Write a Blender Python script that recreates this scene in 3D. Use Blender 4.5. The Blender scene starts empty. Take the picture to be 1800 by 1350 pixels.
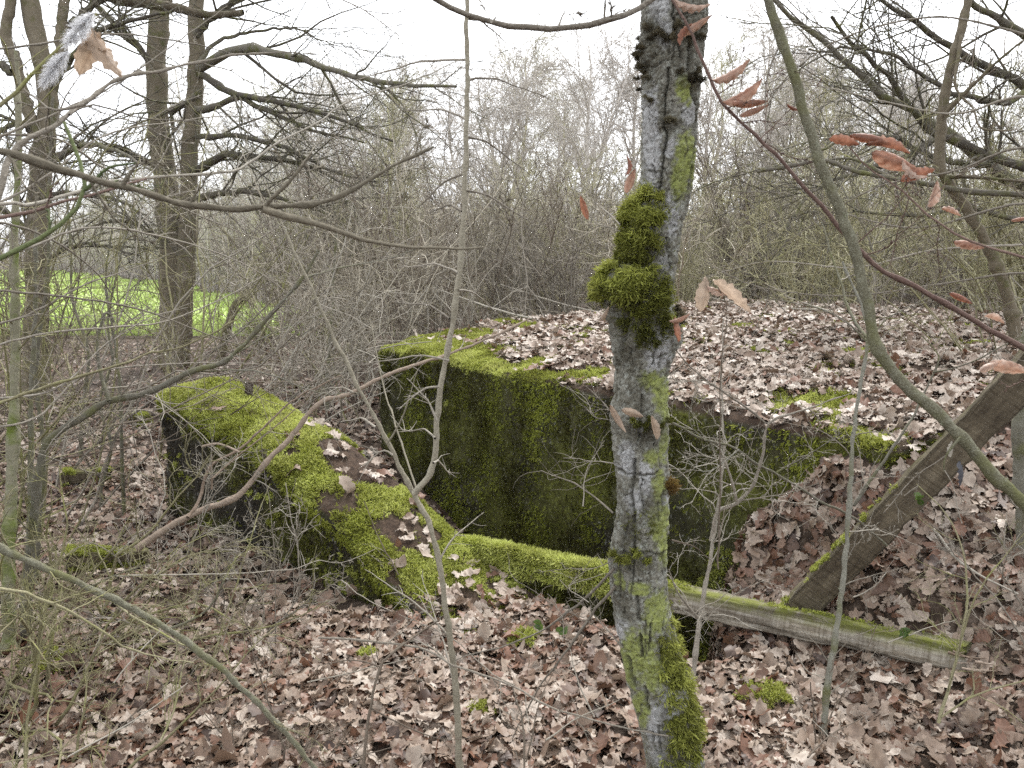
import bpy, math, random
import numpy as np
from mathutils import Vector, Matrix

# ------------------------------------------------------------------ camera, sky, sun, exposure
SC = bpy.context.scene
CZ, PITCH, F = 1.6, math.radians(8.9), 1500.0
cam = bpy.data.cameras.new('camera'); camo = bpy.data.objects.new('camera', cam)
SC.collection.objects.link(camo); SC.camera = camo
camo.location = (0, 0, CZ); camo.rotation_euler = (math.pi/2 - PITCH, 0, 0)
cam.sensor_width = 36; cam.lens = 36*F/1800; cam.clip_start = 0.02; cam.clip_end = 900
cam.dof.use_dof = True; cam.dof.focus_distance = 4.2; cam.dof.aperture_fstop = 14

SUN_EL, SUN_AZ = math.radians(52), math.radians(22)      # azimuth from +Y towards +X
w = bpy.data.worlds.new('World'); SC.world = w; w.use_nodes = True
nt = w.node_tree; nt.nodes.clear()
sky = nt.nodes.new('ShaderNodeTexSky'); sky.sky_type = 'NISHITA'; sky.sun_disc = False
sky.sun_elevation = SUN_EL; sky.sun_rotation = SUN_AZ; sky.air_density = 1.0; sky.dust_density = 4.0; sky.ozone_density = 1.0
hs = nt.nodes.new('ShaderNodeHueSaturation'); hs.inputs['Saturation'].default_value = 0.12
mixc = nt.nodes.new('ShaderNodeMix'); mixc.data_type = 'RGBA'; mixc.inputs[0].default_value = 0.6
mixc.inputs[7].default_value = (9.2, 9.5, 10.0, 1)         # even cloud cover over the clear sky
bg = nt.nodes.new('ShaderNodeBackground'); bg.inputs[1].default_value = 0.13
out = nt.nodes.new('ShaderNodeOutputWorld')
nt.links.new(sky.outputs[0], hs.inputs['Color']); nt.links.new(hs.outputs[0], mixc.inputs[6])
nt.links.new(mixc.outputs[2], bg.inputs[0]); nt.links.new(bg.outputs[0], out.inputs[0])
sl = bpy.data.lights.new('sun', 'SUN'); sl.energy = 1.5; sl.angle = math.radians(12); sl.color = (1, 0.97, 0.92)
so = bpy.data.objects.new('sun', sl); SC.collection.objects.link(so)
sd = Vector((math.sin(SUN_AZ)*math.cos(SUN_EL), math.cos(SUN_AZ)*math.cos(SUN_EL), math.sin(SUN_EL)))
so.rotation_euler = sd.to_track_quat('Z', 'Y').to_euler(); so.location = sd*50
SC.view_settings.view_transform = 'Standard'; SC.view_settings.look = 'None'
SC.view_settings.exposure = 1.2; SC.view_settings.gamma = 1.0
SC.render.engine = 'CYCLES'
SC.cycles.max_bounces = 6; SC.cycles.transparent_max_bounces = 8; SC.cycles.use_denoising = False; SC.cycles.sample_clamp_indirect = 6.0

# ------------------------------------------------------------------ helpers
C = SC.collection
rng = np.random.default_rng(11)

def at(px, py, d):
    """photograph pixel (1800 wide) and distance ahead in metres -> point in the place"""
    x = (px-900)/F; y = (675-py)/F
    s = d/(math.cos(PITCH)+y*math.sin(PITCH))
    return np.array((x*s, d, CZ+(-math.sin(PITCH)+y*math.cos(PITCH))*s))

def to_px(p):
    p = np.asarray(p, float); d = p-np.array((0, 0, CZ))
    zf = d[..., 1]*math.cos(PITCH)-d[..., 2]*math.sin(PITCH)
    up = d[..., 1]*math.sin(PITCH)+d[..., 2]*math.cos(PITCH)
    return 900+F*d[..., 0]/zf, 675-F*up/zf, zf

_pr = np.random.default_rng(5)
_PT = np.concatenate([_pr.permutation(256)]*3)
_G = _pr.normal(size=(256, 3)); _G /= np.linalg.norm(_G, axis=1)[:, None]
def pn(p):
    p = np.asarray(p, float); i = np.floor(p).astype(int); f = p-i; i &= 255
    u = f*f*f*(f*(f*6-15)+10); r = 0
    for dx in (0, 1):
        wx = u[..., 0] if dx else 1-u[..., 0]
        a = _PT[i[..., 0]+dx]
        for dy in (0, 1):
            wy = u[..., 1] if dy else 1-u[..., 1]
            b = _PT[a+i[..., 1]+dy]
            for dz in (0, 1):
                wz = u[..., 2] if dz else 1-u[..., 2]
                g = _G[_PT[b+i[..., 2]+dz]]
                r = r+wx*wy*wz*((f-np.array((dx, dy, dz)))*g).sum(-1)
    return r*1.5
def fbm(p, o=4, s=1.0):
    p = np.asarray(p, float)*s; a, r = 1.0, 0.0
    for k in range(o):
        r = r+a*pn(p+17.3*k); p = p*2.03; a *= 0.5
    return r
def ss(a, b, x):
    t = np.clip((np.asarray(x, float)-a)/(b-a), 0, 1); return t*t*(3-2*t)
def unit(v): return v/np.maximum(np.linalg.norm(v, axis=-1, keepdims=True), 1e-9)

class MB:
    """collects triangles and quads, builds ONE mesh object"""
    def __init__(s): s.v = []; s.q = []; s.t = []; s.a = []; s.n = 0
    def add(s, v, q=None, t=None, a=None):
        v = np.asarray(v, float).reshape(-1, 3)
        if q is not None: s.q.append(np.asarray(q, int).reshape(-1, 4)+s.n)
        if t is not None: s.t.append(np.asarray(t, int).reshape(-1, 3)+s.n)
        if a is None: a = np.zeros((len(v), 4)); a[:, 0] = 0.5
        s.a.append(np.broadcast_to(np.asarray(a, float), (len(v), 4))); s.v.append(v); s.n += len(v); return s
    def mesh(s, name, mat, smooth=True):
        v = np.concatenate(s.v); q = np.concatenate(s.q) if s.q else np.zeros((0, 4), int); t = np.concatenate(s.t) if s.t else np.zeros((0, 3), int)
        m = bpy.data.meshes.new(name); m.vertices.add(len(v)); m.vertices.foreach_set('co', v.ravel().astype(np.float32))
        loops = np.concatenate([q.ravel(), t.ravel()]); m.loops.add(len(loops)); m.loops.foreach_set('vertex_index', loops.astype(np.int32))
        st = np.concatenate([np.arange(len(q))*4, len(q)*4+np.arange(len(t))*3]); m.polygons.add(len(st)); m.polygons.foreach_set('loop_start', st.astype(np.int32))
        m.update(calc_edges=True); m.polygons.foreach_set('use_smooth', np.full(len(st), bool(smooth)))
        at_ = m.attributes.new('tint', 'FLOAT_COLOR', 'POINT'); at_.data.foreach_set('color', np.concatenate(s.a).ravel().astype(np.float32))
        m.materials.append(mat); m.update(); return m
    def build(s, name, mat, parent=None, smooth=True):
        return put(name, s.mesh(name, mat, smooth), parent)
def put(name, me, parent=None):
    o = bpy.data.objects.new(name, me); C.objects.link(o)
    if parent is not None:
        o.parent = parent; o.matrix_parent_inverse = Matrix.Translation(-parent.location)
    return o
def tag(o, label=None, cat=None, group=None, kind=None):
    if label: o['label'] = label
    if cat: o['category'] = cat
    if group: o['group'] = group
    if kind: o['kind'] = kind
    return o
def thing(name, label, cat, loc=(0, 0, 0), group=None):
    o = bpy.data.objects.new(name, None); C.objects.link(o); o.location = Vector([float(c) for c in loc]); o.empty_display_size = 0.1
    return tag(o, label, cat, group)

def tubes(P, R, sides=3, seed=0, a=None):
    """N tubes of K points each -> verts, quads, attributes (random per tube, position along)"""
    P = np.asarray(P, float); N, K, _ = P.shape; r = np.random.default_rng(seed+N)
    T = np.empty_like(P); T[:, 1:-1] = P[:, 2:]-P[:, :-2]; T[:, 0] = P[:, 1]-P[:, 0]; T[:, -1] = P[:, -1]-P[:, -2]; T = unit(T)
    mean = unit(P[:, -1]-P[:, 0]); ref = np.cross(mean, unit(r.normal(size=(N, 3)))); ref = unit(ref)[:, None]
    n1 = unit(np.cross(T, ref)); n2 = np.cross(T, n1)
    th = np.arange(sides)*2*math.pi/sides
    V = P[:, :, None]+R[:, :, None, None]*(n1[:, :, None]*np.cos(th)[:, None]+n2[:, :, None]*np.sin(th)[:, None])
    idx = np.arange(N*K*sides).reshape(N, K, sides); j = np.roll(idx, -1, axis=2)
    Q = np.stack([idx[:, :-1], j[:, :-1], j[:, 1:], idx[:, 1:]], -1).reshape(-1, 4)
    A = np.zeros((N, K, sides, 4)); A[..., 0] = r.random(N)[:, None, None] if a is None else a; A[..., 1] = np.linspace(0, 1, K)[None, :, None]
    return V.reshape(-1, 3), Q, A.reshape(-1, 4)
def grow(r, S, D, L, R0, R1, K, wob, trop=0.0):
    N = len(S); P = np.zeros((N, K, 3)); P[:, 0] = S; d = unit(np.array(D, float))
    L = np.broadcast_to(L, (N,))
    for k in range(1, K):
        d = d+r.normal(0, wob, (N, 3)); d[:, 2] += trop; d = unit(d)
        P[:, k] = P[:, k-1]+d*(L/(K-1))[:, None]
    t = np.linspace(0, 1, K)[None]
    return P, np.broadcast_to(R0, (N,))[:, None]*(1-t)+np.broadcast_to(R1, (N,))[:, None]*t
def kids(r, P, Rr, n, t0, t1, a0, a1, up=0.0):
    N, K, _ = P.shape; t = r.uniform(t0, t1, (N, n))*(K-1); i = np.minimum(t.astype(int), K-2); f = (t-i)
    ii = np.arange(N)[:, None]; S = P[ii, i]*(1-f)[..., None]+P[ii, i+1]*f[..., None]; T = unit(P[ii, i+1]-P[ii, i])
    rad = Rr[ii, i]*(1-f)+Rr[ii, i+1]*f
    q = r.normal(size=S.shape); q = unit(q-(q*T).sum(-1, keepdims=True)*T); a = r.uniform(a0, a1, (N, n))[..., None]
    D = np.cos(a)*T+np.sin(a)*q; D[..., 2] += up
    return S.reshape(-1, 3), D.reshape(-1, 3), rad.reshape(-1), (t/(K-1)).reshape(-1)
def spline(pts, n):
    p = np.asarray(pts, float); d = np.concatenate([[0], np.cumsum(np.linalg.norm(np.diff(p, axis=0), axis=1))])
    e = np.concatenate([[2*p[0]-p[1]], p, [2*p[-1]-p[-2]]]); u = np.linspace(0, d[-1], n); o = np.empty((n, p.shape[1]))
    i = np.clip(np.searchsorted(d, u, 'right')-1, 0, len(p)-2); t = ((u-d[i])/np.maximum(d[i+1]-d[i], 1e-9))[:, None]
    a, b, c, g = e[i], e[i+1], e[i+2], e[i+3]
    return 0.5*(2*b+(c-a)*t+(2*a-5*b+4*c-g)*t*t+(3*b-a-3*c+g)*t**3)

# ------------------------------------------------------------------ materials
def newmat(name):
    m = bpy.data.materials.new(name); m.use_nodes = True; n = m.node_tree.nodes; n.clear()
    o = n.new('ShaderNodeOutputMaterial'); b = n.new('ShaderNodeBsdfPrincipled'); m.node_tree.links.new(b.outputs[0], o.inputs[0])
    return m, m.node_tree, b, o
def ramp(t, stops, fac=None):
    r = t.nodes.new('ShaderNodeValToRGB'); e = r.color_ramp.elements
    while len(e) < len(stops): e.new(0.5)
    for k, (p, c) in enumerate(stops): e[k].position = p; e[k].color = tuple(c)+(1,)
    if fac is not None: t.links.new(fac, r.inputs[0])
    return r.outputs[0]
def noise(t, scale, detail=5, rough=0.6, stretch=None, coord='Object', dist=0.0):
    c = t.nodes.new('ShaderNodeTexCoord'); n = t.nodes.new('ShaderNodeTexNoise'); n.inputs['Scale'].default_value = scale
    n.inputs['Detail'].default_value = detail; n.inputs['Roughness'].default_value = rough; n.inputs['Distortion'].default_value = dist
    s = c.outputs[coord]
    if stretch:
        mp = t.nodes.new('ShaderNodeMapping'); mp.inputs['Scale'].default_value = stretch; t.links.new(s, mp.inputs[0]); s = mp.outputs[0]
    t.links.new(s, n.inputs['Vector']); return n.outputs['Fac']
def attr(t):
    a = t.nodes.new('ShaderNodeAttribute'); a.attribute_name = 'tint'; s = t.nodes.new('ShaderNodeSeparateColor'); t.links.new(a.outputs['Color'], s.inputs[0])
    return s.outputs[0], s.outputs[1], s.outputs[2]
def mix(t, fac, a, b, mode='MIX'):
    m = t.nodes.new('ShaderNodeMix'); m.data_type = 'RGBA'; m.blend_type = mode
    for v, i in ((fac, 0), (a, 6), (b, 7)):
        if isinstance(v, (int, float)): m.inputs[i].default_value = v
        elif isinstance(v, tuple): m.inputs[i].default_value = v+(1,)
        else: t.links.new(v, m.inputs[i])
    return m.outputs[2]
def math_(t, op, a, b):
    m = t.nodes.new('ShaderNodeMath'); m.operation = op; m.use_clamp = True
    for v, i in ((a, 0), (b, 1)):
        if isinstance(v, (int, float)): m.inputs[i].default_value = v
        else: t.links.new(v, m.inputs[i])
    return m.outputs[0]
def bump(t, b, h, strength=0.4, dist=0.01):
    n = t.nodes.new('ShaderNodeBump'); n.inputs['Strength'].default_value = strength; n.inputs['Distance'].default_value = dist
    t.links.new(h, n.inputs['Height']); t.links.new(n.outputs[0], b.inputs['Normal'])

def mat_bark(name, dark, mid, pale, moss=0.0, scale=30, mossc=(0.12, 0.15, 0.03), vary=0.5):
    m, t, b, o = newmat(name); r, g, bl = attr(t)
    c = ramp(t, [(0.25, dark), (0.5, mid), (0.75, pale)], noise(t, scale, 5, 0.65))
    c = mix(t, 0.5, c, ramp(t, [(0.3, dark), (0.5, mid), (0.62, pale)], noise(t, scale*5, 4, 0.7)))
    c = mix(t, vary, c, ramp(t, [(0.0, dark), (0.5, mid), (1.0, pale)], r))
    if moss > 0:
        f = ramp(t, [(0.55-0.25*moss, (0, 0, 0)), (0.72-0.2*moss, (1, 1, 1))], noise(t, 9, 4, 0.6))
        c = mix(t, f, c, mossc)
    t.links.new(c, b.inputs['Base Color']); b.inputs['Roughness'].default_value = 0.85; b.inputs['Specular IOR Level'].default_value = 0.25
    bump(t, b, noise(t, scale*5, 5), 0.8, 0.006); return m
TW_GREY = mat_bark('twig_grey', (0.07, 0.058, 0.044), (0.2, 0.175, 0.14), (0.42, 0.385, 0.325))
TW_PALE = mat_bark('twig_pale', (0.16, 0.14, 0.11), (0.30, 0.27, 0.22), (0.46, 0.43, 0.37))
TW_OLIVE = mat_bark('twig_olive', (0.08, 0.07, 0.035), (0.19, 0.17, 0.095), (0.36, 0.335, 0.21), moss=0.2, mossc=(0.22, 0.22, 0.08))
TW_BOW = mat_bark('twig_olive_brown', (0.07, 0.06, 0.042), (0.15, 0.13, 0.095), (0.26, 0.23, 0.17))
TW_SAP = mat_bark('twig_sapling', (0.1, 0.088, 0.06), (0.24, 0.215, 0.16), (0.4, 0.37, 0.29))
TW_RED = mat_bark('twig_redbrown', (0.06, 0.035, 0.03), (0.12, 0.075, 0.06), (0.24, 0.17, 0.14))
TW_BROWN = mat_bark('twig_brown', (0.06, 0.045, 0.035), (0.15, 0.12, 0.09), (0.27, 0.23, 0.18))
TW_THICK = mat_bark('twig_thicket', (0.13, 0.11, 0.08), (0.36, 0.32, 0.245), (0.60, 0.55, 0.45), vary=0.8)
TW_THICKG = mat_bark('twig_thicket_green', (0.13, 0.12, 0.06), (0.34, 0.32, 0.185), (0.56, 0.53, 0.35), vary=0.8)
TW_FAR = mat_bark('twig_far', (0.3, 0.27, 0.235), (0.48, 0.44, 0.39), (0.62, 0.58, 0.53), vary=0.8)  # far haze is painted in: paler, flatter twig colours
TW_GREEN = mat_bark('twig_green', (0.04, 0.055, 0.02), (0.08, 0.105, 0.04), (0.16, 0.18, 0.08))
BARK_OAK = mat_bark('bark_oak', (0.045, 0.035, 0.022), (0.11, 0.09, 0.06), (0.21, 0.18, 0.13), moss=0.15, scale=14, mossc=(0.09, 0.09, 0.035))
BARK_MOSSY = mat_bark('bark_mossy', (0.04, 0.034, 0.027), (0.095, 0.083, 0.064), (0.2, 0.185, 0.15), moss=0.3, scale=25, mossc=(0.105, 0.105, 0.04))
LICHEN_BR = mat_bark('bark_lichen_green', (0.055, 0.048, 0.036), (0.13, 0.118, 0.085), (0.36, 0.36, 0.31), moss=0.25, scale=55, mossc=(0.115, 0.115, 0.05))
LICHEN_GREEN = mat_bark('bark_green_lichen', (0.05, 0.044, 0.03), (0.12, 0.11, 0.07), (0.3, 0.3, 0.23), moss=0.25, scale=70, mossc=(0.125, 0.125, 0.05), vary=.15)
BARK_DEAD = mat_bark('bark_dead', (0.07, 0.045, 0.03), (0.2, 0.15, 0.11), (0.38, 0.31, 0.25), scale=22)

def mat_leaf(name, stops, transl=0.15):
    m, t, b, o = newmat(name); r, g, bl = attr(t)
    c = ramp(t, stops, r)
    c = mix(t, 0.55, c, ramp(t, [(0.3, (0.35, 0.3, 0.27)), (0.7, (1.25, 1.2, 1.18))], noise(t, 45, 4, 0.6)), 'MULTIPLY')
    c = mix(t, math_(t, 'MULTIPLY', g, 0.35), c, (0.16, 0.1, 0.07))       # midrib tone
    t.links.new(c, b.inputs['Base Color']); b.inputs['Roughness'].default_value = 0.5; b.inputs['Specular IOR Level'].default_value = 0.45
    tr = t.nodes.new('ShaderNodeBsdfTranslucent'); t.links.new(c, tr.inputs[0]); ms = t.nodes.new('ShaderNodeMixShader'); ms.inputs[0].default_value = transl
    t.links.new(b.outputs[0], ms.inputs[1]); t.links.new(tr.outputs[0], ms.inputs[2]); t.links.new(ms.outputs[0], o.inputs[0])
    bump(t, b, noise(t, 120, 3), 0.25, 0.003); return m
LEAF = mat_leaf('dead_oak_leaf', [(0.0, (0.035, 0.02, 0.013)), (0.15, (0.11, 0.062, 0.038)), (0.25, (0.2, 0.10, 0.06)), (0.36, (0.215, 0.152, 0.107)), (0.58, (0.315, 0.248, 0.19)), (0.8, (0.43, 0.37, 0.302)), (1.0, (0.57, 0.515, 0.445))])
LEAF_COPPER = mat_leaf('dead_copper_leaf', [(0.0, (0.2, 0.07, 0.04)), (0.4, (0.34, 0.16, 0.10)), (0.75, (0.46, 0.3, 0.22)), (1.0, (0.58, 0.46, 0.38))], 0.35)
LEAF_TAN = mat_leaf('dead_tan_leaf', [(0.0, (0.40, 0.29, 0.19)), (1.0, (0.5, 0.40, 0.31))], 0.45)
LEAF_GREEN = mat_leaf('green_leaf', [(0.0, (0.05, 0.10, 0.02)), (1.0, (0.1, 0.17, 0.03))], 0.3)

def mat_moss(name, lo, mid, hi):
    m, t, b, o = newmat(name); r, g, bl = attr(t)
    c = ramp(t, [(0.0, lo), (0.5, mid), (1.0, hi)], r)
    c = mix(t, 0.5, c, ramp(t, [(0.3, (0.5, 0.42, 0.3)), (0.7, (1.2, 1.2, 1.0))], noise(t, 7, 4)), 'MULTIPLY')
    t.links.new(c, b.inputs['Base Color']); b.inputs['Roughness'].default_value = 0.7; b.inputs['Specular IOR Level'].default_value = 0.2
    tr = t.nodes.new('ShaderNodeBsdfTranslucent'); t.links.new(c, tr.inputs[0]); ms = t.nodes.new('ShaderNodeMixShader'); ms.inputs[0].default_value = 0.3
    t.links.new(b.outputs[0], ms.inputs[1]); t.links.new(tr.outputs[0], ms.inputs[2]); t.links.new(ms.outputs[0], o.inputs[0]); return m
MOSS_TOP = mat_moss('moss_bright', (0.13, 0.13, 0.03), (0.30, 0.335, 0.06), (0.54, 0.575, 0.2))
MOSS_FACE = mat_moss('moss_hanging', (0.045, 0.038, 0.012), (0.125, 0.135, 0.022), (0.27, 0.30, 0.05))  # darker than the top moss; shade of the faces is in this colour
MOSS_TRUNK = mat_moss('moss_trunk', (0.06, 0.062, 0.016), (0.19, 0.205, 0.04), (0.40, 0.43, 0.11))
MOSS_DARK = mat_moss('moss_dark_brown', (0.03, 0.024, 0.015), (0.07, 0.06, 0.038), (0.16, 0.14, 0.09))
LICHEN = mat_moss('lichen_crumbs', (0.16, 0.17, 0.09), (0.3, 0.32, 0.24), (0.45, 0.47, 0.4))
MOSS_BROWN = mat_moss('moss_rust', (0.08, 0.045, 0.015), (0.14, 0.085, 0.025), (0.2, 0.14, 0.04))

def mat_concrete():
    m, t, b, o = newmat('old_concrete'); r, g, bl = attr(t)       # r: how mossy, g: soil
    c = ramp(t, [(0.3, (0.012, 0.01, 0.008)), (0.52, (0.035, 0.03, 0.023)), (0.7, (0.08, 0.07, 0.055))], noise(t, 10, 8, 0.72, stretch=(1, 1, 0.5)))
    c = mix(t, ramp(t, [(0.61, (0, 0, 0)), (0.68, (.8, .8, .8))], noise(t, 42, 3, 0.6, stretch=(1, 1, 0.6))), c, (0.34, 0.34, 0.31))
    mo = ramp(t, [(0.3, (0.035, 0.03, 0.01)), (0.55, (0.1, 0.105, 0.02)), (0.75, (0.2, 0.22, 0.04))], noise(t, 30, 6, 0.7))
    c = mix(t, r, c, mo)
    c = mix(t, g, c, ramp(t, [(0.3, (0.03, 0.019, 0.013)), (0.7, (0.1, 0.066, 0.045))], noise(t, 40, 5)))
    t.links.new(c, b.inputs['Base Color']); b.inputs['Roughness'].default_value = 0.9; b.inputs['Specular IOR Level'].default_value = 0.2
    bump(t, b, noise(t, 60, 8, 0.7), 0.9, 0.02); return m
CONCRETE = mat_concrete()
def mat_simple(name, stops, scale, rough=0.9, bs=60, bstr=0.6, bd=0.01, stretch=None, spec=0.2):
    m, t, b, o = newmat(name); c = ramp(t, stops, noise(t, scale, 7, 0.65, stretch))
    t.links.new(c, b.inputs['Base Color']); b.inputs['Roughness'].default_value = rough; b.inputs['Specular IOR Level'].default_value = spec
    bump(t, b, noise(t, bs, 6, 0.7, stretch), bstr, bd); return m
SOIL = mat_simple('forest_soil', [(0.3, (0.02, 0.013, 0.009)), (0.5, (0.06, 0.042, 0.03)), (0.7, (0.15, 0.115, 0.09))], 22, bs=50, bd=0.02)
GRASS = mat_simple('meadow_grass', [(0.3, (0.33, 0.42, 0.13)), (0.7, (0.44, 0.53, 0.21))], .7, bs=20, bd=0.03)
BLADE = mat_moss('grass_blades', (0.27, 0.36, 0.09), (0.36, 0.46, 0.15), (0.46, 0.55, 0.22))
IRON = mat_simple('rusted_iron', [(0.3, (0.02, 0.016, 0.014)), (0.7, (0.06, 0.04, 0.032))], 60, 0.8)
FEATHER = mat_moss('white_feather', (0.86, 0.86, 0.88), (0.9, 0.9, 0.91), (0.92, 0.92, 0.92))
for n_ in FEATHER.node_tree.nodes:
    if n_.type == 'MIX': n_.inputs[0].default_value = 0.05
    if n_.type == 'MIX_SHADER': n_.inputs[0].default_value = 0.55
def mat_wood(name, stops, mossc):
    m, t, b, o = newmat(name); r, g, bl = attr(t); cx = t.nodes.new('ShaderNodeCombineXYZ'); t.links.new(g, cx.inputs[0]); t.links.new(bl, cx.inputs[1])
    def gn(sc, detail=8):
        mp = t.nodes.new('ShaderNodeMapping'); mp.inputs['Scale'].default_value = sc; t.links.new(cx.outputs[0], mp.inputs[0]); n = t.nodes.new('ShaderNodeTexNoise'); n.inputs['Scale'].default_value = 1; n.inputs['Detail'].default_value = detail; n.inputs['Roughness'].default_value = .7; t.links.new(mp.outputs[0], n.inputs['Vector']); return n.outputs['Fac']
    c = ramp(t, stops, gn((5, 90, 1)))
    c = mix(t, 0.75, c, ramp(t, [(0.3, (0.3, 0.25, 0.2)), (0.5, (0.85, 0.82, 0.78)), (0.7, (1.3, 1.28, 1.22))], gn((5, 14, 1), 6)), 'MULTIPLY')
    c = mix(t, 0.5, c, ramp(t, [(0.38, (0.35, 0.3, 0.22)), (0.55, (1.1, 1.1, 1.1))], gn((70, 18, 1), 4)), 'MULTIPLY')
    f = math_(t, 'MULTIPLY', r, ramp(t, [(0.35, (0, 0, 0)), (0.52, (1, 1, 1))], noise(t, 14, 6, 0.7)))
    c = mix(t, f, c, mossc)
    t.links.new(c, b.inputs['Base Color']); b.inputs['Roughness'].default_value = 0.85; b.inputs['Specular IOR Level'].default_value = 0.25
    bump(t, b, gn((6, 130, 1)), 0.9, 0.01); return m
WOOD_BEAM = mat_wood('weathered_beam', [(0.25, (0.06, 0.05, 0.036)), (0.45, (0.2, 0.175, 0.14)), (0.58, (0.32, 0.3, 0.26)), (0.75, (0.5, 0.48, 0.44))], (0.14, 0.15, 0.03))
WOOD_POST = mat_wood('weathered_post', [(0.25, (0.055, 0.042, 0.028)), (0.42, (0.085, 0.07, 0.05)), (0.56, (0.15, 0.128, 0.092)), (0.75, (0.27, 0.235, 0.18))], (0.12, 0.115, 0.04))
def mat_trunk():
    m, t, b, o = newmat('lichen_trunk_bark'); r, g, bl = attr(t)   # r algae, g white lichen, b dark bark and painted fissure shade
    c = ramp(t, [(0.25, (0.07, 0.062, 0.045)), (0.45, (0.175, 0.165, 0.13)), (0.6, (0.29, 0.28, 0.24)), (0.75, (0.42, 0.41, 0.375))], noise(t, 34, 9, 0.75, stretch=(1, 1, 0.6)))
    sp = ramp(t, [(0.5, (0, 0, 0)), (0.62, (1, 1, 1))], noise(t, 75, 6, 0.7))
    c = mix(t, math_(t, 'MULTIPLY', sp, 0.6), c, (0.44, 0.46, 0.42))
    c = mix(t, g, c, ramp(t, [(0.3, (0.28, 0.28, 0.27)), (0.55, (0.52, 0.52, 0.52))], noise(t, 60, 7, .7)))
    c = mix(t, 0.42, c, ramp(t, [(0.35, (0.3, 0.29, 0.25)), (0.6, (1.25, 1.25, 1.22))], noise(t, 150, 6, 0.75)), 'MULTIPLY')
    rr_ = math_(t, 'MULTIPLY', r, ramp(t, [(0.25, (.3, .3, .3)), (0.42, (1, 1, 1))], noise(t, 70, 5, 0.7)))
    c = mix(t, rr_, c, ramp(t, [(0.3, (0.17, 0.185, 0.06)), (0.55, (0.31, 0.345, 0.105)), (0.8, (0.4, 0.43, 0.18))], noise(t, 60, 6, 0.7)))
    c = mix(t, bl, c, ramp(t, [(0.3, (0.028, 0.023, 0.016)), (0.7, (0.09, 0.08, 0.05))], noise(t, 40, 6)))
    t.links.new(c, b.inputs['Base Color']); b.inputs['Roughness'].default_value = 0.85; b.inputs['Specular IOR Level'].default_value = 0.25
    bump(t, b, noise(t, 130, 9, 0.8), 1.0, 0.008); return m
TRUNK = mat_trunk()

# ------------------------------------------------------------------ lay of the land
A0 = np.array((-2.15, 5.10)); WE = np.array((0.740, -0.673)); WN = np.array((0.673, 0.740))      # low wall: along, across
B0 = np.array((-1.14, 7.10)); BE = np.array((0.592, -0.806)); BN = np.array((0.806, 0.592))      # bunker: along its face, into it
CP = np.array([(-2, 1.5, -.02), (0, 1.5, 0), (1.2, 1.5, .02), (2.5, 1.6, .1), (-1.2, 2.4, 0), (0, 2.4, 0), (.9, 2.65, .0), (1.42, 2.45, .0), (1.2, 2.6, .01), (1.06, 2.9, .02), (1.35, 2.7, .03), (1.62, 2.85, .13), (.6, 3.0, .0),
  (0, 3.2, 0), (1.12, 3.12, .03), (1.35, 3.0, .06), (1.23, 3.35, .15), (1.5, 3.2, .40), (1.76, 3.1, .40), (2.0, 3.3, .58), (1.02, 3.45, .08), (1.22, 3.93, .3), (1.28, 3.86, .38), (1.38, 3.74, .56), (1.47, 3.62, .80), (1.62, 3.45, .74), (1.9, 3.6, .78), (2.3, 4.2, .9), (3, 3, .7), (3, 5, .95), (2.2, 2.4, .15), (-1, 3.5, 0),
  (-2, 4.5, 0), (-1.2, 4.2, 0), (-3, 4, -.02), (-4, 7, -.05), (-2.4, 6, 0), (-1.8, 7.5, 0), (-1.2, 9, .15), (0, 11, .55), (1.5, 11, .7), (3, 10.5, .8), (5, 9, .9), (5, 6, .9), (6, 12, .7), (-4, 11, 0), (-7, 9, -.05), (-8, 13, 0), (-3, 14, 0), (2, 15, .3), (8, 15, .4),
  (0, 20, 0), (-10, 20, 0), (10, 20, 0), (-7, 4, 0), (5, 3, .7), (6, 1, .5), (-5, 1, 0)], float)
def land(x, y):
    x = np.asarray(x, float); y = np.asarray(y, float); sh = x.shape; p = np.stack([x.ravel(), y.ravel()], 1); z = np.empty(len(p))
    for k in range(0, len(p), 20000):
        q = p[k:k+20000]; d2 = ((q[:, None]-CP[None, :, :2])**2).sum(-1); sc = 1+0.02*(q[:, 1]**2)[:, None]
        wt = 1/(d2/sc+0.02)**2.2; z[k:k+20000] = (wt*CP[:, 2]).sum(1)/wt.sum(1)
    z = z*ss(30, 18, p[:, 1])
    p3 = np.column_stack([p, np.zeros(len(p))]); z += ss(16, 11, p[:, 1])*(0.035*fbm(p3, 3, 1.7)+0.012*fbm(p3+9, 2, 7))
    s = (p-A0)@WE; o = (p-A0)@WN; v = (p-B0)@BN; u = (p-B0)@BE
    fl = -0.02-0.68*ss(-1.2, 2.0, s)                                             # floor of the sunken passage
    inside = ss(0.40, 0.56, o)*ss(0.35, -0.0, v)*ss(-1.2, 0.0, s)*ss(1.24, 0.96, p[:, 0]-0.4*(p[:, 1]-4.0)+0.04*np.sin(p[:, 1]*9))
    z = z*(1-inside)+np.minimum(fl, z)*inside
    under = ss(0.0, 0.3, v)*ss(0.0, 0.3, u)*ss(4.9, 4.4, v)*ss(4.6, 4.0, u)      # keep soil below the bunker's lid
    z = np.where(under > 0, np.minimum(z, z*(1-under)+0.45*under), z)
    return z.reshape(sh)
def gridax(lo, hi, step, far, g=1.22):
    a = list(np.arange(lo, hi, step)); b = [a[-1]]; s = step
    while b[-1] < far: s *= g; b.append(b[-1]+s)
    c = [lo]; s = step
    while c[-1] > -far: s *= g; c.append(c[-1]-s)
    return np.array(c[:0:-1]+a+b[1:])
gx = gridax(-5.0, 5.0, 0.05, 350); gy = gridax(1.0, 12.0, 0.05, 400)
X, Y = np.meshgrid(gx, gy); Z = land(X, Y)
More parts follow.
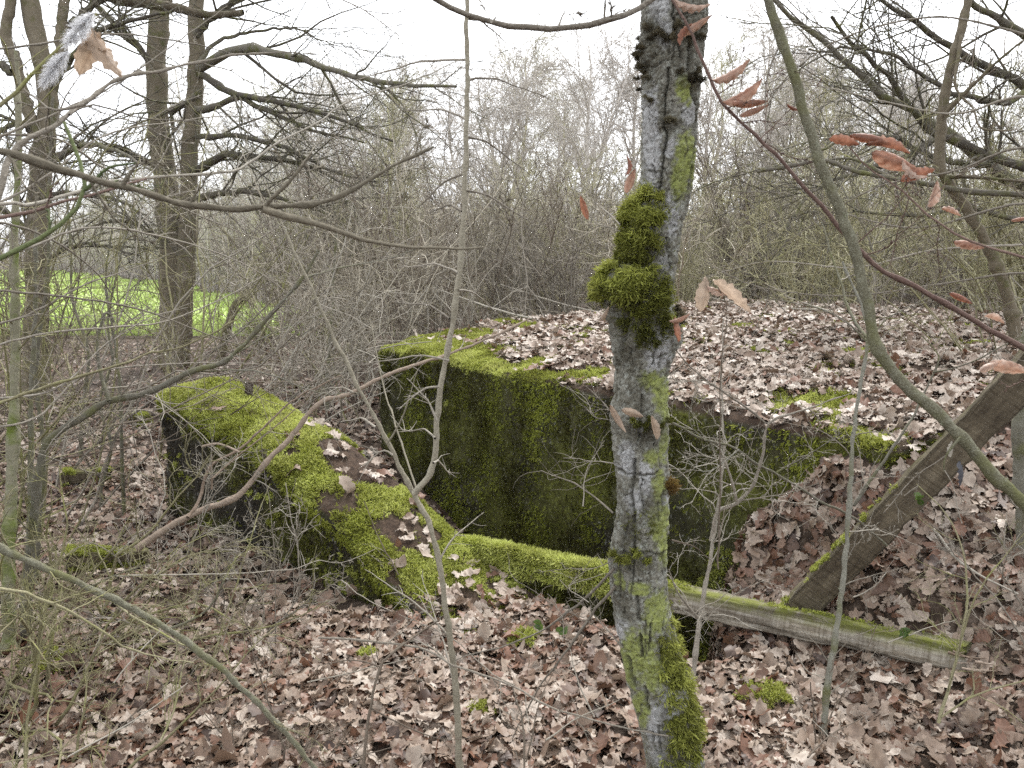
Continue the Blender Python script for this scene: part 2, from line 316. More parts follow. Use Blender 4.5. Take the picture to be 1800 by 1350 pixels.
idx = np.arange(X.size).reshape(X.shape)
mb = MB(); mb.add(np.stack([X, Y, Z], -1), q=np.stack([idx[:-1, :-1], idx[:-1, 1:], idx[1:, 1:], idx[1:, :-1]], -1))
ground = tag(mb.build('ground', SOIL), 'brown forest floor under fallen oak leaves', None, None, 'structure')

# meadow seen through the trees on the left
mx, my = np.meshgrid(np.linspace(0, 1, 40), np.linspace(0, 1, 40))
def mright(y): return np.interp(y, [15.5, 23, 41, 70], [-3.9, -5.9, -16.4, -38])+.5*np.sin(y*.9)
yy = 15.0+my*54+.5*np.sin(mx*31)*(1-my); x0 = -0.66*yy-5; x1 = mright(yy)
idx = np.arange(mx.size).reshape(mx.shape); mxx = x0+(x1-x0)*mx; mzz = 0.06+0.03*np.sin(mxx)*np.cos(yy*0.7)-.16*ss(.05, 0, my)
mb = MB(); mb.add(np.stack([mxx, yy, mzz], -1), q=np.stack([idx[:-1, :-1], idx[:-1, 1:], idx[1:, 1:], idx[1:, :-1]], -1))
meadow = tag(mb.build('meadow', GRASS), 'bright green meadow beyond the trees on the left', None, None, 'structure')
n = 30000; f1, f2 = rng.random(n), rng.random(n)**1.8
by = 15.5+f2*50; bx0 = -0.66*by-5; bx1 = mright(by); bx = bx0+(bx1-bx0)*f1
bz = 0.06+0.03*np.sin(bx)*np.cos(by*0.7)
base = np.stack([bx, by, bz], 1); tip = base+np.column_stack([rng.normal(0, .05, n), rng.normal(0, .05, n), rng.uniform(.06, .16, n)]); sd_ = np.column_stack([rng.normal(0, .02, n), rng.normal(0, .02, n), np.zeros(n)])
A = np.zeros((n, 3, 4)); A[..., 0] = rng.random(n)[:, None]
mb = MB(); mb.add(np.stack([base-sd_, base+sd_, tip], 1), t=np.arange(3*n).reshape(-1, 3), a=A.reshape(-1, 4))
tag(mb.build('meadow_grass', BLADE, meadow), None, None, None, 'stuff')

# ------------------------------------------------------------------ leaves and moss makers
STN = np.array([.02, .06, .13, .10, .20, .15, .26, .19, .30, .23, .28, .20, .06]); NS = len(STN)
def oak_leaf(r, simple=False):
    """lobed, curled, dry oak leaf, unit length along x -> verts, quads"""
    wv = STN*r.uniform(0.7, 1.2)*(1+r.normal(0, .12, NS)); wr = STN*r.uniform(0.7, 1.2)*(1+r.normal(0, .12, NS))
    if r.random() < .3: (wv if r.random() < .5 else wr)[r.integers(4, 9):] *= r.uniform(.1, .5)      # torn side
    ts = np.linspace(0, 1, NS)
    if simple: k = [0, 4, 6, 8, 10, 12]; wv, wr, ts = wv[k]*0.85, wr[k]*0.85, ts[k]
    fl_ = .35+.9*r.random()**2; c1, c2, bend, tw = fl_*r.uniform(-0.9, 2.0), fl_*r.uniform(-0.9, 2.0), fl_*r.normal(0, .8), fl_*r.normal(0, .9)
    rows = []
    for t, a, b in zip(ts, wv, wr):
        mid = np.array((t-.5, 0, bend*(t-.5)**2)); ang = tw*(t-.5); rip = r.normal(0, .05, 2)
        L = np.array((t-.5+0.06*(a > .2), a, c1*a*a*1.5+rip[0])); Rr = np.array((t-.5+0.06*(b > .2), -b, c2*b*b*1.5+rip[1]))
        for p in (L, Rr):
            y, z = p[1], p[2]; p[1] = y*math.cos(ang)-z*math.sin(ang); p[2] = y*math.sin(ang)+z*math.cos(ang)+mid[2]
        rows += [L, mid, Rr]
    k = np.arange(len(ts)-1)*3
    return np.array(rows), np.concatenate([np.stack([k, k+1, k+4, k+3], 1), np.stack([k+1, k+2, k+5, k+4], 1)])
LV = [oak_leaf(np.random.default_rng(100+k)) for k in range(40)]
LS = [oak_leaf(np.random.default_rng(200+k), True) for k in range(12)]
def rotm(r, n, nrm, tilt):
    z = unit(nrm+r.normal(0, 1, (n, 3))*tilt[:, None]); x = r.normal(size=(n, 3)); x = unit(x-(x*z).sum(1, keepdims=True)*z); y = np.cross(z, x)
    fl = np.where(r.random(n) < .5, 1.0, -1.0)[:, None]
    return np.stack([x, y*fl, z*fl], 2)
SHARED = {}
def litter(parent, P, Nm, size, tilt, tint, nsep=300, lo=0.0, simple_from=1e9):
    """fallen leaves: the nsep that show largest become objects of their own, the rest one part"""
    r = np.random.default_rng(len(P)); n = len(P); Rm = rotm(r, n, Nm, tilt); px, py, zf = to_px(P)
    show = np.where((px > -20) & (px < 1820) & (py > 0) & (py < 1345), size/np.maximum(zf, .5), 0)+P[:, 2]*0.002
    order = np.argsort(-show); sep = set(order[:nsep].tolist()); mb = MB()
    for i in range(n):
        far = P[i, 1] > simple_from
        if i in sep:
            kv = int(r.integers(40)); kt = int(min(tint[i]*10, 9.99)); key = (kv, kt)
            if key not in SHARED:
                v, q = LV[kv]; m_ = MB(); a = np.zeros((len(v), 4)); a[:, 0] = (kt+.5)/10; a[1::3, 1] = 1; m_.add(v, q=q, a=a); SHARED[key] = m_.mesh('dead_leaf', LEAF)
            o = bpy.data.objects.new('dead_leaf', SHARED[key]); C.objects.link(o); o.parent = parent
            M = Matrix([[*(Rm[i, k]*size[i]), P[i, k]-parent.location[k]] for k in range(3)]+[[0, 0, 0, 1]]); o.matrix_basis = M
        else:
            v, q = (LS[int(r.integers(12))] if far else LV[int(r.integers(40))])
            a = np.zeros((len(v), 4)); a[:, 0] = tint[i]; a[1::3, 1] = 1
            mb.add(v*size[i]@Rm[i].T+P[i], q=q, a=a)
    if mb.n: tag(mb.build('leaf_litter', LEAF, parent), None, None, None, 'stuff')
def tufts(P, Nm, length, spread, blades=5, wid=0.16, bias=(0, 0, 0), tint=None, r=None, bend=0.5):
    """moss sprigs: small bent blades fanning out of each point"""
    r = r or np.random.default_rng(len(P)); n = len(P); m = n*blades
    P = np.repeat(P, blades, 0); Nm = np.repeat(Nm, blades, 0); L = np.repeat(np.broadcast_to(length, (n,)), blades)*r.uniform(.6, 1.25, m)
    d = unit(Nm+r.normal(0, spread, (m, 3))+np.array(bias)); sd = unit(np.cross(d, r.normal(size=(m, 3))))
    b = P+r.normal(0, .25, (m, 3))*L[:, None]*0.5; mid = b+d*(L*.55)[:, None]; tip = mid+unit(d+r.normal(0, bend, (m, 3))+np.array((0, 0, -.15)))*(L*.5)[:, None]
    w = (L*wid)[:, None]*sd; V = np.stack([b-w*.6, b+w*.6, mid+w, mid-w, tip], 1); k = np.arange(m)*5
    A = np.zeros((m, 5, 4)); tt = np.repeat(r.random(n) if tint is None else tint, blades)+r.normal(0, .12, m); A[..., 0] = np.clip(tt[:, None]+np.array((-.25, -.25, 0, 0, .25)), 0, 1)
    return V.reshape(-1, 3), np.stack([k, k+1, k+2, k+3], 1), np.stack([k+3, k+2, k+4], 1), A.reshape(-1, 4)
def scatter(V, Q, n, weight=None, r=None):
    r = r or np.random.default_rng(n); a, b, c, d = (V[Q[:, k]] for k in range(4)); cr = np.cross(c-a, d-b); ar = np.linalg.norm(cr, axis=1)/2; nm = unit(cr)
    wt = ar if weight is None else ar*weight((a+c)/2, nm); i = r.choice(len(Q), n, p=wt/wt.sum()); s, t = r.random((2, n, 1))
    return (a[i]*(1-s)+b[i]*s)*(1-t)+(d[i]*(1-s)+c[i]*s)*t, nm[i]

def round_box(lx, ly, lz, res, rad, faces='xXyYZ'):
    """rounded box 0..l with outward quads"""
    V, Q, n = [], [], 0
    for f in faces:
        ax = 'xyz'.index(f.lower()); L = (lx, ly, lz); o = [k for k in range(3) if k != ax]
        na, nb = (max(2, int(L[k]/res)+1) for k in o); a, b = np.meshgrid(np.linspace(0, L[o[0]], na), np.linspace(0, L[o[1]], nb), indexing='ij')
        p = np.zeros(a.shape+(3,)); p[..., o[0]] = a; p[..., o[1]] = b; p[..., ax] = L[ax] if f.isupper() else 0
        ix = np.arange(a.size).reshape(a.shape)+n; q = np.stack([ix[:-1, :-1], ix[1:, :-1], ix[1:, 1:], ix[:-1, 1:]], -1).reshape(-1, 4)
        if (ax == 1) == f.isupper(): q = q[:, ::-1]
        V.append(p.reshape(-1, 3)); Q.append(q); n += a.size
    V = np.concatenate(V); lo = np.array((rad,)*3); hi = np.array((lx-rad, ly-rad, lz-rad)); inn = np.clip(V, lo, hi); d = V-inn; nm = unit(d)
    return inn+nm*rad, np.concatenate(Q), nm

# ------------------------------------------------------------------ the bunker
LID = 0.80; ZB = -0.9
bunker = thing('bunker', 'large moss-covered concrete bunker with fallen leaves on its flat top', 'bunker', (B0[0], B0[1], ZB))
V, Q, nm = round_box(4.6, 4.7, LID-ZB, 0.035, 0.05)
V = V+nm*(0.045*fbm(V, 4, 2.2)+0.02*fbm(V+5, 3, 9))[:, None]
top = ss(0.55, 0.9, (V[:, 2])/(LID-ZB)); V[:, 2] += top*(0.22*(1-np.exp(-np.maximum(V[:, 1], 0)/1.5)))
u, v = V[:, 0].copy(), V[:, 1].copy()
Wd = np.column_stack([B0[0]+BE[0]*u+BN[0]*v, B0[1]+BE[1]*u+BN[1]*v, V[:, 2]+ZB])
def b_uv(P): d = P[..., :2]-B0; return d@BE, d@BN
def lid_moss(P):      # moss grows along the rim of the lid, leaves lie further in
    u, v = b_uv(P); nz = fbm(np.column_stack([P[:, :2], P[:, 2]*0]), 4, 2.4)
    rim = np.maximum(ss(1.3, 0.15, v)*ss(2.6, 0.9, u)*1.0+ss(.30, .05, v)*.62*(.25+.75*ss(2.9, 1.6, u))+ss(.5, .1, u)*.45, .26+.1*ss(2.6, .6, v))
    return np.clip(rim+nz*0.95-0.28, 0, 1)
fm = np.clip(0.62+0.9*fbm(Wd, 3, 2.0), 0, 1)*(1-top); A = np.zeros((len(V), 4)); lidf = nm[:, 2] > .6; fm = np.clip(0.6+0.9*fbm(Wd, 3, 2.0), 0, 1); A[:, 0] = np.where(lidf, lid_moss(Wd), fm*.9); A[:, 1] = np.where(lidf, 1-A[:, 0], 0)
mb = MB(); mb.add(Wd, q=Q, a=A); mb.build('concrete', CONCRETE, bunker)
up = lambda c, n_: (n_[:, 2] > .45)*ss(.25, .6, lid_moss(c))*ss(4.0, 2.5, b_uv(c)[1])
P, N = scatter(Wd, Q, 30000, up); mb = MB()
mb.add(*(lambda a: (a[0], a[1], a[2], a[3]))(tufts(P+N*.004, N, rng.uniform(.012, .026, len(P)), .75, 5, .13, tint=np.clip(.55+.5*fbm(P, 3, 3)+rng.normal(0, .12, len(P)), 0, 1))))
o = mb.build('moss', MOSS_TOP, bunker); tag(o, None, None, None, 'stuff')
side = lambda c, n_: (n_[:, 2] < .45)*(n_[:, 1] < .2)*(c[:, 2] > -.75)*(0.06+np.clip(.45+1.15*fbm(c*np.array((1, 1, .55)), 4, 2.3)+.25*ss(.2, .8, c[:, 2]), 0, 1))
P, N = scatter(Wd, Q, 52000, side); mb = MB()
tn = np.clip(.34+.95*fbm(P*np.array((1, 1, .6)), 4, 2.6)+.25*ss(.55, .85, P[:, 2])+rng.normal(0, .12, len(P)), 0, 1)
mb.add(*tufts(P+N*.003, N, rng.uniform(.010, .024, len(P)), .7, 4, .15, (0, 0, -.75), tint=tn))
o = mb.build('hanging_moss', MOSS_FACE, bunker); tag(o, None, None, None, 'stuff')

# ------------------------------------------------------------------ the low wing wall
WZ = -0.75
def wall_top(s): return np.interp(s, [-.5, 0, .5, 1.15, 1.55, 1.87, 2.1, 2.3, 2.7, 3.3], [.74, .75, .68, .545, .41, .285, .17, .07, -.02, -.06])
lowwall = thing('wing_wall', 'low mossy concrete wall sloping down towards the viewer', 'wall', (A0[0], A0[1], WZ))
V, Q, nm = round_box(3.35, 0.54, 0.75-WZ, 0.02, 0.06)
V = V+nm*(0.03*fbm(V, 4, 3)+0.012*fbm(V+3, 3, 12))[:, None]
zr = V[:, 2]/(0.75-WZ); s_, o_ = V[:, 0], V[:, 1]
ext = 0.10*ss(.35, -.1, s_)*0
V[:, 2] = (wall_top(s_)-WZ)*zr+0.085*ss(.8, 1, zr)*np.sin(np.clip(o_/.54, 0, 1)*math.pi)*ss(-.1, .3, s_)*ss(2.6, 1.2, s_)
Wl = np.column_stack([A0[0]+WE[0]*s_+WN[0]*o_, A0[1]+WE[1]*s_+WN[1]*o_, V[:, 2]+WZ])
bare = at(630, 865, 4.45)[:2]
def wl_moss(P):
    s = (P[:, :2]-A0)@WE; nz = fbm(P, 4, 3.2); d = np.linalg.norm((P[:, :2]-np.array((-.79, 4.42)))*np.array((1, 1)), axis=1)
    o2 = (P[:, :2]-A0)@WN
    edge = np.maximum(ss(.14, .04, o2), ss(.4, .5, o2))
    base = np.interp(s, [0, .8, 1.1, 1.6, 2.0, 2.4, 3.3], [1.12, .78, .47, .42, .55, .48, .34])+edge*.35*ss(2.8, 2.2, s)
    return np.clip(base+nz*.95-.15-1.5*ss(.27, .12, d), 0, 1)
tp = (nm[:, 2] > .6)*1.0; A = np.zeros((len(V), 4)); m_ = wl_moss(Wl); A[:, 0] = np.where(tp > .5, m_, np.clip(.1+1.0*fbm(Wl, 3, 2.5)+.25*ss(.35, .0, Wl[:, 2]), 0, 1)); A[:, 1] = np.where(tp > .5, 1-m_, 0)
mb = MB(); mb.add(Wl, q=Q, a=A); mb.build('concrete', CONCRETE, lowwall)
P, N = scatter(Wl, Q, 40000, lambda c, n_: (n_[:, 2] > .35)*ss(.2, .55, wl_moss(c))); mb = MB()
mb.add(*tufts(P+N*.003, N, rng.uniform(.011, .025, len(P)), .7, 5, .13, tint=np.clip(.6+.5*fbm(P, 3, 4)+rng.normal(0, .12, len(P)), 0, 1)))
o = mb.build('moss', MOSS_TOP, lowwall); tag(o, None, None, None, 'stuff')
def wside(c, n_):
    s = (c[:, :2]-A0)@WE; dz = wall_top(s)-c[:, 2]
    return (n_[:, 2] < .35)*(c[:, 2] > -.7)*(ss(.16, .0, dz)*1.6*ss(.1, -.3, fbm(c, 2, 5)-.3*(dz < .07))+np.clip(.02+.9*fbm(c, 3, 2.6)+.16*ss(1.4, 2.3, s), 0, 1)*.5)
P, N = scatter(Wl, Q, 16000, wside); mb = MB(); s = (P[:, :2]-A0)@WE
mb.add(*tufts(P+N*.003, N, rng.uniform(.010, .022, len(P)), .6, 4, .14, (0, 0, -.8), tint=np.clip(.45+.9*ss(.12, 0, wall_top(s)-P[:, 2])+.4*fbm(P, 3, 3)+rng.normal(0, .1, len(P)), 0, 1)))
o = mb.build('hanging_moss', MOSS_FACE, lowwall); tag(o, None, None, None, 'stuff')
P, N = scatter(Wl, Q, 14000, lambda c, n_: (n_[:, 2] < .35)*(c[:, 2] > -.3)*(.3+np.clip(fbm(c, 3, 4), 0, 1))); mb = MB(); mb.add(*tufts(P+N*.002, N, rng.uniform(.006, .016, len(P)), .7, 3, .16, (0, 0, -.7), tint=np.clip(rng.normal(.35, .25, len(P)), 0, 1)))
o = mb.build('dark_crust', MOSS_DARK, lowwall); tag(o, None, None, None, 'stuff')
# iron stub sticking out of the wall
c = at(437, 706, 4.95); c[2] += .01; mb = MB(); ring = []
for k, (z, rr) in enumerate([(-.12, .024), (.05, .024), (.105, .025), (.11, .021), (.11, .013), (.06, .013)]):
    th = np.arange(10)*2*math.pi/10; ring.append(np.column_stack([c[0]+rr*np.cos(th)+z*.1, c[1]+rr*np.sin(th), np.full(10, c[2]+z)]))
ix = np.arange(60).reshape(6, 10); mb.add(np.concatenate(ring), q=np.stack([ix[:-1], np.roll(ix, -1, 1)[:-1], np.roll(ix, -1, 1)[1:], ix[1:]], -1))
tag(mb.build('iron_pipe', IRON), 'short dark rusty iron pipe stub standing in the wall moss', 'pipe')

# ------------------------------------------------------------------ leaf litter
def tint_of(n, lo=0.0): return np.clip(rng.beta(1.7, 1.7, n)+lo, 0, 1)
def sample_ground(n, y0, y1, xl, xr):
    y = np.sqrt(rng.uniform(y0*y0, y1*y1, n)); x = rng.uniform(xl, xr, n)*y; return x, y
xs, ys, zz, tl, sz = [], [], [], [], []
xs.append(rng.uniform(.8, 1.7, 1500)); ys.append(rng.uniform(3.25, 4.3, 1500)); tl.append(np.abs(rng.normal(.05, .3, 1500))); sz.append(rng.uniform(.06, .11, 1500))      # the steep leaf bank
for (n, y0, y1, a, b, st) in ((11000, 1.75, 3.6, -.72, .78, .40), (9000, 3.6, 6.0, -.72, .75, .40), (6500, 6.0, 9.5, -.72, .1, .4), (7500, 9.5, 15, -.7, .75, .35), (3500, 4.5, 9.5, .35, .85, .45)):
    x, y = sample_ground(n, y0, y1, a, b); xs.append(x); ys.append(y); tl.append(np.abs(rng.normal(.08, st*.75, n))); sz.append(np.clip(rng.lognormal(math.log(.075), .28, n), .035, .135))
x, y = np.concatenate(xs), np.concatenate(ys); tl = np.concatenate(tl); sz = np.concatenate(sz)
s = (np.column_stack([x, y])-A0)@WE; oo = (np.column_stack([x, y])-A0)@WN; u, v = b_uv(np.column_stack([x, y]))
z = land(x, y); lidz = LID+.22*(1-np.exp(-np.maximum(v, 0)/1.5))
keep = ~((oo > -.03) & (oo < .57) & (s > -.05) & (s < 2.35)) & ~((u > -.05) & (v > -.03) & (u < 4.6) & (v < 4.7) & (z < lidz-.02))
steep = np.abs(land(x+.04, y)-z)+np.abs(land(x, y+.04)-z) > .15
keep &= ~(steep & (oo < .62))
x, y, z, tl, sz = (q[keep] for q in (x, y, z, tl, sz)); gxn = (land(x+.03, y)-z)/.03; gyn = (land(x, y+.03)-z)/.03
N = unit(np.column_stack([-gxn, -gyn, np.ones(len(x))])); P = np.column_stack([x, y, z])+N*rng.uniform(.004, .035, len(x))[:, None]
litter(ground, P, N, sz, tl, np.clip(tint_of(len(x))+.22*fbm(P, 3, 1.5)-.04, 0, 1), 300, simple_from=6.5)
# on the bunker's lid
u = rng.uniform(0.03, 4.6, 17000); v = rng.uniform(0.02, 4.65, 17000); P = np.column_stack([B0[0]+BE[0]*u+BN[0]*v, B0[1]+BE[1]*u+BN[1]*v, LID+.22*(1-np.exp(-v/1.5))])
uvp = np.column_stack([u, v, np.full(len(u), LID-ZB)]); P[:, 2] += .045*fbm(uvp, 4, 2.2)
mm = lid_moss(P); keep = rng.random(len(P)) < np.clip(1.06-1.25*ss(.2, .6, mm), .03, 1)*np.maximum(ss(-.02, .25, v+.1*fbm(P, 2, 4)), ss(1.8, 2.8, u)); P = P[keep]; v = v[keep]
N = unit(np.column_stack([-.2*np.exp(-v/1.5)*BN[0], -.2*np.exp(-v/1.5)*BN[1], np.ones(len(P))])); P[:, 2] += rng.uniform(.005, .05, len(P))
litter(bunker, P, N, np.clip(rng.lognormal(math.log(.075), .28, len(P)), .035, .125), np.abs(rng.normal(.06, .30, len(P))), tint_of(len(P), .10), 300, simple_from=5.5)  # lid leaves tinted paler: brighter sky light is put into their colour
# on the wing wall
n = 2600; s = rng.uniform(.2, 3.3, n); oo = rng.uniform(.02, .52, n); P = np.column_stack([A0[0]+WE[0]*s+WN[0]*oo, A0[1]+WE[1]*s+WN[1]*oo, wall_top(s)+.085*np.sin(oo/.54*math.pi)*ss(-.1, .3, s)*ss(2.6, 1.2, s)+.012])
mm = wl_moss(P); keep = (rng.random(n) < np.interp(s, [.2, .9, 1.5, 2.1, 2.5, 3.3], [.006, .02, .05, .10, .32, .9])*(1.15-ss(.2, .7, mm))); P = P[keep]
P[:, 2] += rng.uniform(.004, .03, len(P)); N = np.tile(unit(np.array([[WE[0]*.3, WE[1]*.3, 1.]])), (len(P), 1))
litter(lowwall, P, N, rng.uniform(.06, .11, len(P)), np.abs(rng.normal(.08, .3, len(P))), tint_of(len(P), .08), 300)
# moss cushions on the forest floor
for k, (px, py, d, rx) in enumerate(((645, 1160, 3.15, .04), (840, 1250, 2.75, .045), (1350, 1195, 2.85, .08), (925, 1130, 3.3, .06), (75, 1095, 3.1, .10), (1280, 1010, 3.95, .2))):
    c = at(px, py, d); zg = float(land(np.array([c[0]]), np.array([c[1]]))[0])
    n = int(7000*rx); th = rng.uniform(0, 6.283, n); rr = rx*np.sqrt(rng.random(n))*(1+.55*np.sin(th*3+k)*np.sin(th*2+k*2)); P = np.column_stack([c[0]+rr*np.cos(th), c[1]+rr*np.sin(th)*1.2, zg+.016+.016*np.sqrt(np.clip(1-(rr/rx)**2, 0, 1))]) if k != 5 else np.column_stack([c[0]+rr*np.cos(th)*.6+.1*np.sin(th), c[1]+rr*np.cos(th)*-.3, c[2]+rr*np.sin(th)])
    N = unit(np.column_stack([np.cos(th)*rr/rx, np.sin(th)*rr/rx-(.8 if k == 5 else 0), np.full(n, .8)]))
    mb = MB(); mb.add(*tufts(P, N, rng.uniform(.010, .02, n), .8, 5, .12, tint=np.clip(rng.normal(.5, .2, n), 0, 1)))
    loc = ['in the leaves left of the thin forked sapling', 'beside the foot of the forked sapling', 'right of the big trunk below the fallen beam', 'at the lower tip of the wing wall', 'among the stems at the left edge', 'against the bunker face above the beam'][k]
    tag(mb.build('moss_cushion', MOSS_TOP), 'small green moss cushion '+loc, 'moss', 'moss cushions on the forest floor')

# ------------------------------------------------------------------ fallen beam and leaning post
def plank(name, label, cat, p0, p1, w0, h0, mat, roll=0.0, axes=None, rough=0.012, taper=1.0, res=90, sq=.35):
    p0, p1 = np.array(p0), np.array(p1); ax = unit(p1-p0); L = np.linalg.norm(p1-p0); upv = np.array((0, 0, 1.)); sx = unit(np.cross(ax, upv)); uz = np.cross(sx, ax)
    sx, uz = sx*math.cos(roll)+uz*math.sin(roll), uz*math.cos(roll)-sx*math.sin(roll)
    if axes is not None: sx, uz = axes(ax)
    sec = []; m = 40
    for k in range(m):
        a = 2*math.pi*k/m; c_, s_ = math.cos(a), math.sin(a); e = sq; sec.append((math.copysign(abs(c_)**e, c_), math.copysign(abs(s_)**e, s_)))
    sec = np.array(sec); t = np.linspace(0, 1, res); sc = (1-(1-taper)*t)[:, None, None]
    loc = sec[None]*sc*np.array((w0/2, h0/2)); Pn = p0+ax*(t*L)[:, None]; V = Pn[:, None]+loc[..., :1]*sx+loc[..., 1:]*uz
    dirs = unit(loc[..., :1]*sx+loc[..., 1:]*uz); q = np.stack([np.broadcast_to(t[:, None]*L*1.6, V.shape[:2]), loc[..., 0]*30, loc[..., 1]*30], -1)
    V = V+dirs*(rough*fbm(q, 4, 1.0))[..., None]+dirs*(.006*fbm(V, 3, 14))[..., None]
    for e in (0, -1): V[e] += ax*(.03*fbm(V[e], 2, 30))[:, None]
    ix = np.arange(res*m).reshape(res, m); j = np.roll(ix, -1, 1); Q = np.stack([ix[:-1], j[:-1], j[1:], ix[1:]], -1).reshape(-1, 4)
    Vf = V.reshape(-1, 3); A = np.zeros((len(Vf), 4)); topn = (dirs.reshape(-1, 3)[:, 2]); A[:, 0] = ss(.35, .9, topn); A[:, 1] = np.repeat(t*L, m); A[:, 2] = np.tile(np.abs(np.arange(m)/m-.5)*2*(w0+h0), res)
    cap = np.concatenate([Vf, [V[0].mean(0), V[-1].mean(0)]]); A = np.concatenate([A, np.zeros((2, 4))]); n0 = res*m
    T = [(ix[0, (k+1) % m], ix[0, k], n0) for k in range(m)]+[(ix[-1, k], ix[-1, (k+1) % m], n0+1) for k in range(m)]
    root = thing(name, label, cat, p0)
    mb = MB(); mb.add(cap, q=Q[:, ::-1], t=T, a=A); mb.build('timber', mat, root); return root, Vf, Q[:, ::-1], ax, L
bp0, bp1 = at(818, 975, 4.1), at(1695, 1172, 2.86)
bp0[2] += .015; bp1[2] += .03
beam, BV, BQ, bax, bL = plank('fallen_beam', 'weathered fallen timber beam with a bright mossy end resting on the low wall', 'beam', bp0, bp1, .125, .11, WOOD_BEAM, roll=.25, rough=.02, taper=.85)
n = 11000
def bw(c, n_):
    t = ((c-bp0)@bax)/bL; return (n_[:, 2] > .05)*(ss(.55, .38, t)*1.0*ss(.05, .6, n_[:, 2]+.35)+ss(.75, .9, n_[:, 2])*.16*ss(-.05, .3, fbm(c, 3, 6)+.0))*ss(.0, .03, t)
P, N = scatter(BV, BQ, n, bw); t = ((P-bp0)@bax)/bL; mb = MB()
mb.add(*tufts(P+N*.002, N, np.where(t < .45, rng.uniform(.018, .032, n), rng.uniform(.008, .014, n)), .6, 5, .11, (0, 0, -.2), tint=np.clip(.7+.35*fbm(P, 2, 6)-.25*(t > .45)+rng.normal(0, .1, n), 0, 1)))
tag(mb.build('moss', MOSS_TOP, beam), None, None, None, 'stuff')
r = np.random.default_rng(4); S = at(1672, 1165, 2.84)+r.normal(0, .025, (14, 3)); Pp, Rr = grow(r, S, unit(bax+r.normal(0, .18, (14, 3))), r.uniform(.05, .12, 14), .006, .001, 4, .1)
mb = MB(); mb.add(*(lambda v: (v[0], v[1], None, v[2]))(tubes(Pp, Rr, 4))); mb.build('splinters', BARK_DEAD, beam)
pp0, pp1 = at(1290, 1190, 3.42), at(1900, 560, 2.72)
def post_axes(ax):
    mid = (pp0+pp1)/2; c = unit(np.array((0, 0, CZ))-mid); nb = unit(c-(c@ax)*ax); e = np.cross(ax, nb); e = e if e[2] > 0 else -e; g = math.radians(16)
    return nb*math.cos(g)-e*math.sin(g), e*math.cos(g)+nb*math.sin(g)
post, PV, PQ, pax, pL = plank('leaning_post', 'squared brown timber post leaning up to the right over the fallen beam', 'post', pp0, pp1, .055, .12, WOOD_POST, axes=post_axes, rough=.006, sq=.14)
n = 3000; P, N = scatter(PV, PQ, n, lambda c, n_: ss(.55, .9, n_[:, 2])*ss(.62, .3, ((c-pp0)@pax)/pL)*ss(-.3, .3, fbm(c, 3, 7))); mb = MB()
mb.add(*tufts(P, N, rng.uniform(.007, .014, n), .7, 5, .12, tint=np.clip(rng.normal(.5, .18, n), 0, 1))); tag(mb.build('moss', MOSS_TOP, post), None, None, None, 'stuff')

# ------------------------------------------------------------------ the mossy trunk in front
TD = 2.1
TP = np.array([(-2400, 1215, 1262), (-1000, 1190, 1270), (-300, 1150, 1255), (-60, 1135, 1250), (0, 1130, 1245), (60, 1128, 1240), (100, 1126, 1236), (150, 1130, 1230), (200, 1131, 1224), (300, 1127, 1217), (360, 1122, 1208), (400, 1112, 1200), (450, 1092, 1191), (490, 1070, 1186), (525, 1058, 1184), (560, 1066, 1188),
  (595, 1073, 1193), (620, 1077, 1184), (650, 1080, 1174), (700, 1077, 1172), (730, 1074, 1172), (770, 1078, 1174), (850, 1083, 1176), (930, 1081, 1172), (965, 1076, 1170), (1000, 1073, 1170), (1060, 1077, 1174), (1100, 1082, 1183), (1150, 1091, 1196), (1200, 1104, 1210), (1250, 1119, 1222), (1300, 1130, 1231), (1350, 1138, 1238), (1450, 1132, 1250), (1580, 1105, 1285)], float)
pyv = np.concatenate([np.arange(1580, -60, -2.2), np.arange(-60, -2400, -30)]); MS = 144
Lx, Rx = np.interp(pyv, TP[:, 0], TP[:, 1]), np.interp(pyv, TP[:, 0], TP[:, 2])
k5 = np.ones(9)/9; Lx = np.convolve(np.pad(Lx, 4, 'edge'), k5, 'valid'); Rx = np.convolve(np.pad(Rx, 4, 'edge'), k5, 'valid')
pl_, pr_ = np.array([at(a, b, TD) for a, b in zip(Lx, pyv)]), np.array([at(a, b, TD) for a, b in zip(Rx, pyv)])
cen = (pl_+pr_)/2; rad = (pr_[:, 0]-pl_[:, 0])/2; th = np.arange(MS)*2*math.pi/MS
dirs = np.stack([np.sin(th), -np.cos(th), 0*th], 1); TV = cen[:, None]+rad[:, None, None]*dirs
lat = ((Lx+Rx)/2)[:, None]+((Rx-Lx)/2)[:, None]*np.sin(th); PYg = np.broadcast_to(pyv[:, None], lat.shape); front = np.broadcast_to(ss(-.2, .3, np.cos(th)), lat.shape)
disp = .007*fbm(TV*np.array((1, 1, .6)), 4, 11)+.003*fbm(TV, 3, 45)
wob = 3.0*fbm(np.stack([lat/14, PYg/14, 0*lat], -1), 3); px_, py_ = lat+wob, PYg+wob[::-1]
def ell(cx, cy, rx, ry, soft=.35): return ss(1+soft, 1-soft, np.sqrt(((px_-cx)/rx)**2+((py_-cy)/ry)**2)+.45*fbm(np.stack([lat/9, PYg/9, 0*lat+3], -1), 3))*front
alg = np.zeros_like(lat); lic = np.zeros_like(lat); drk = np.zeros_like(lat)
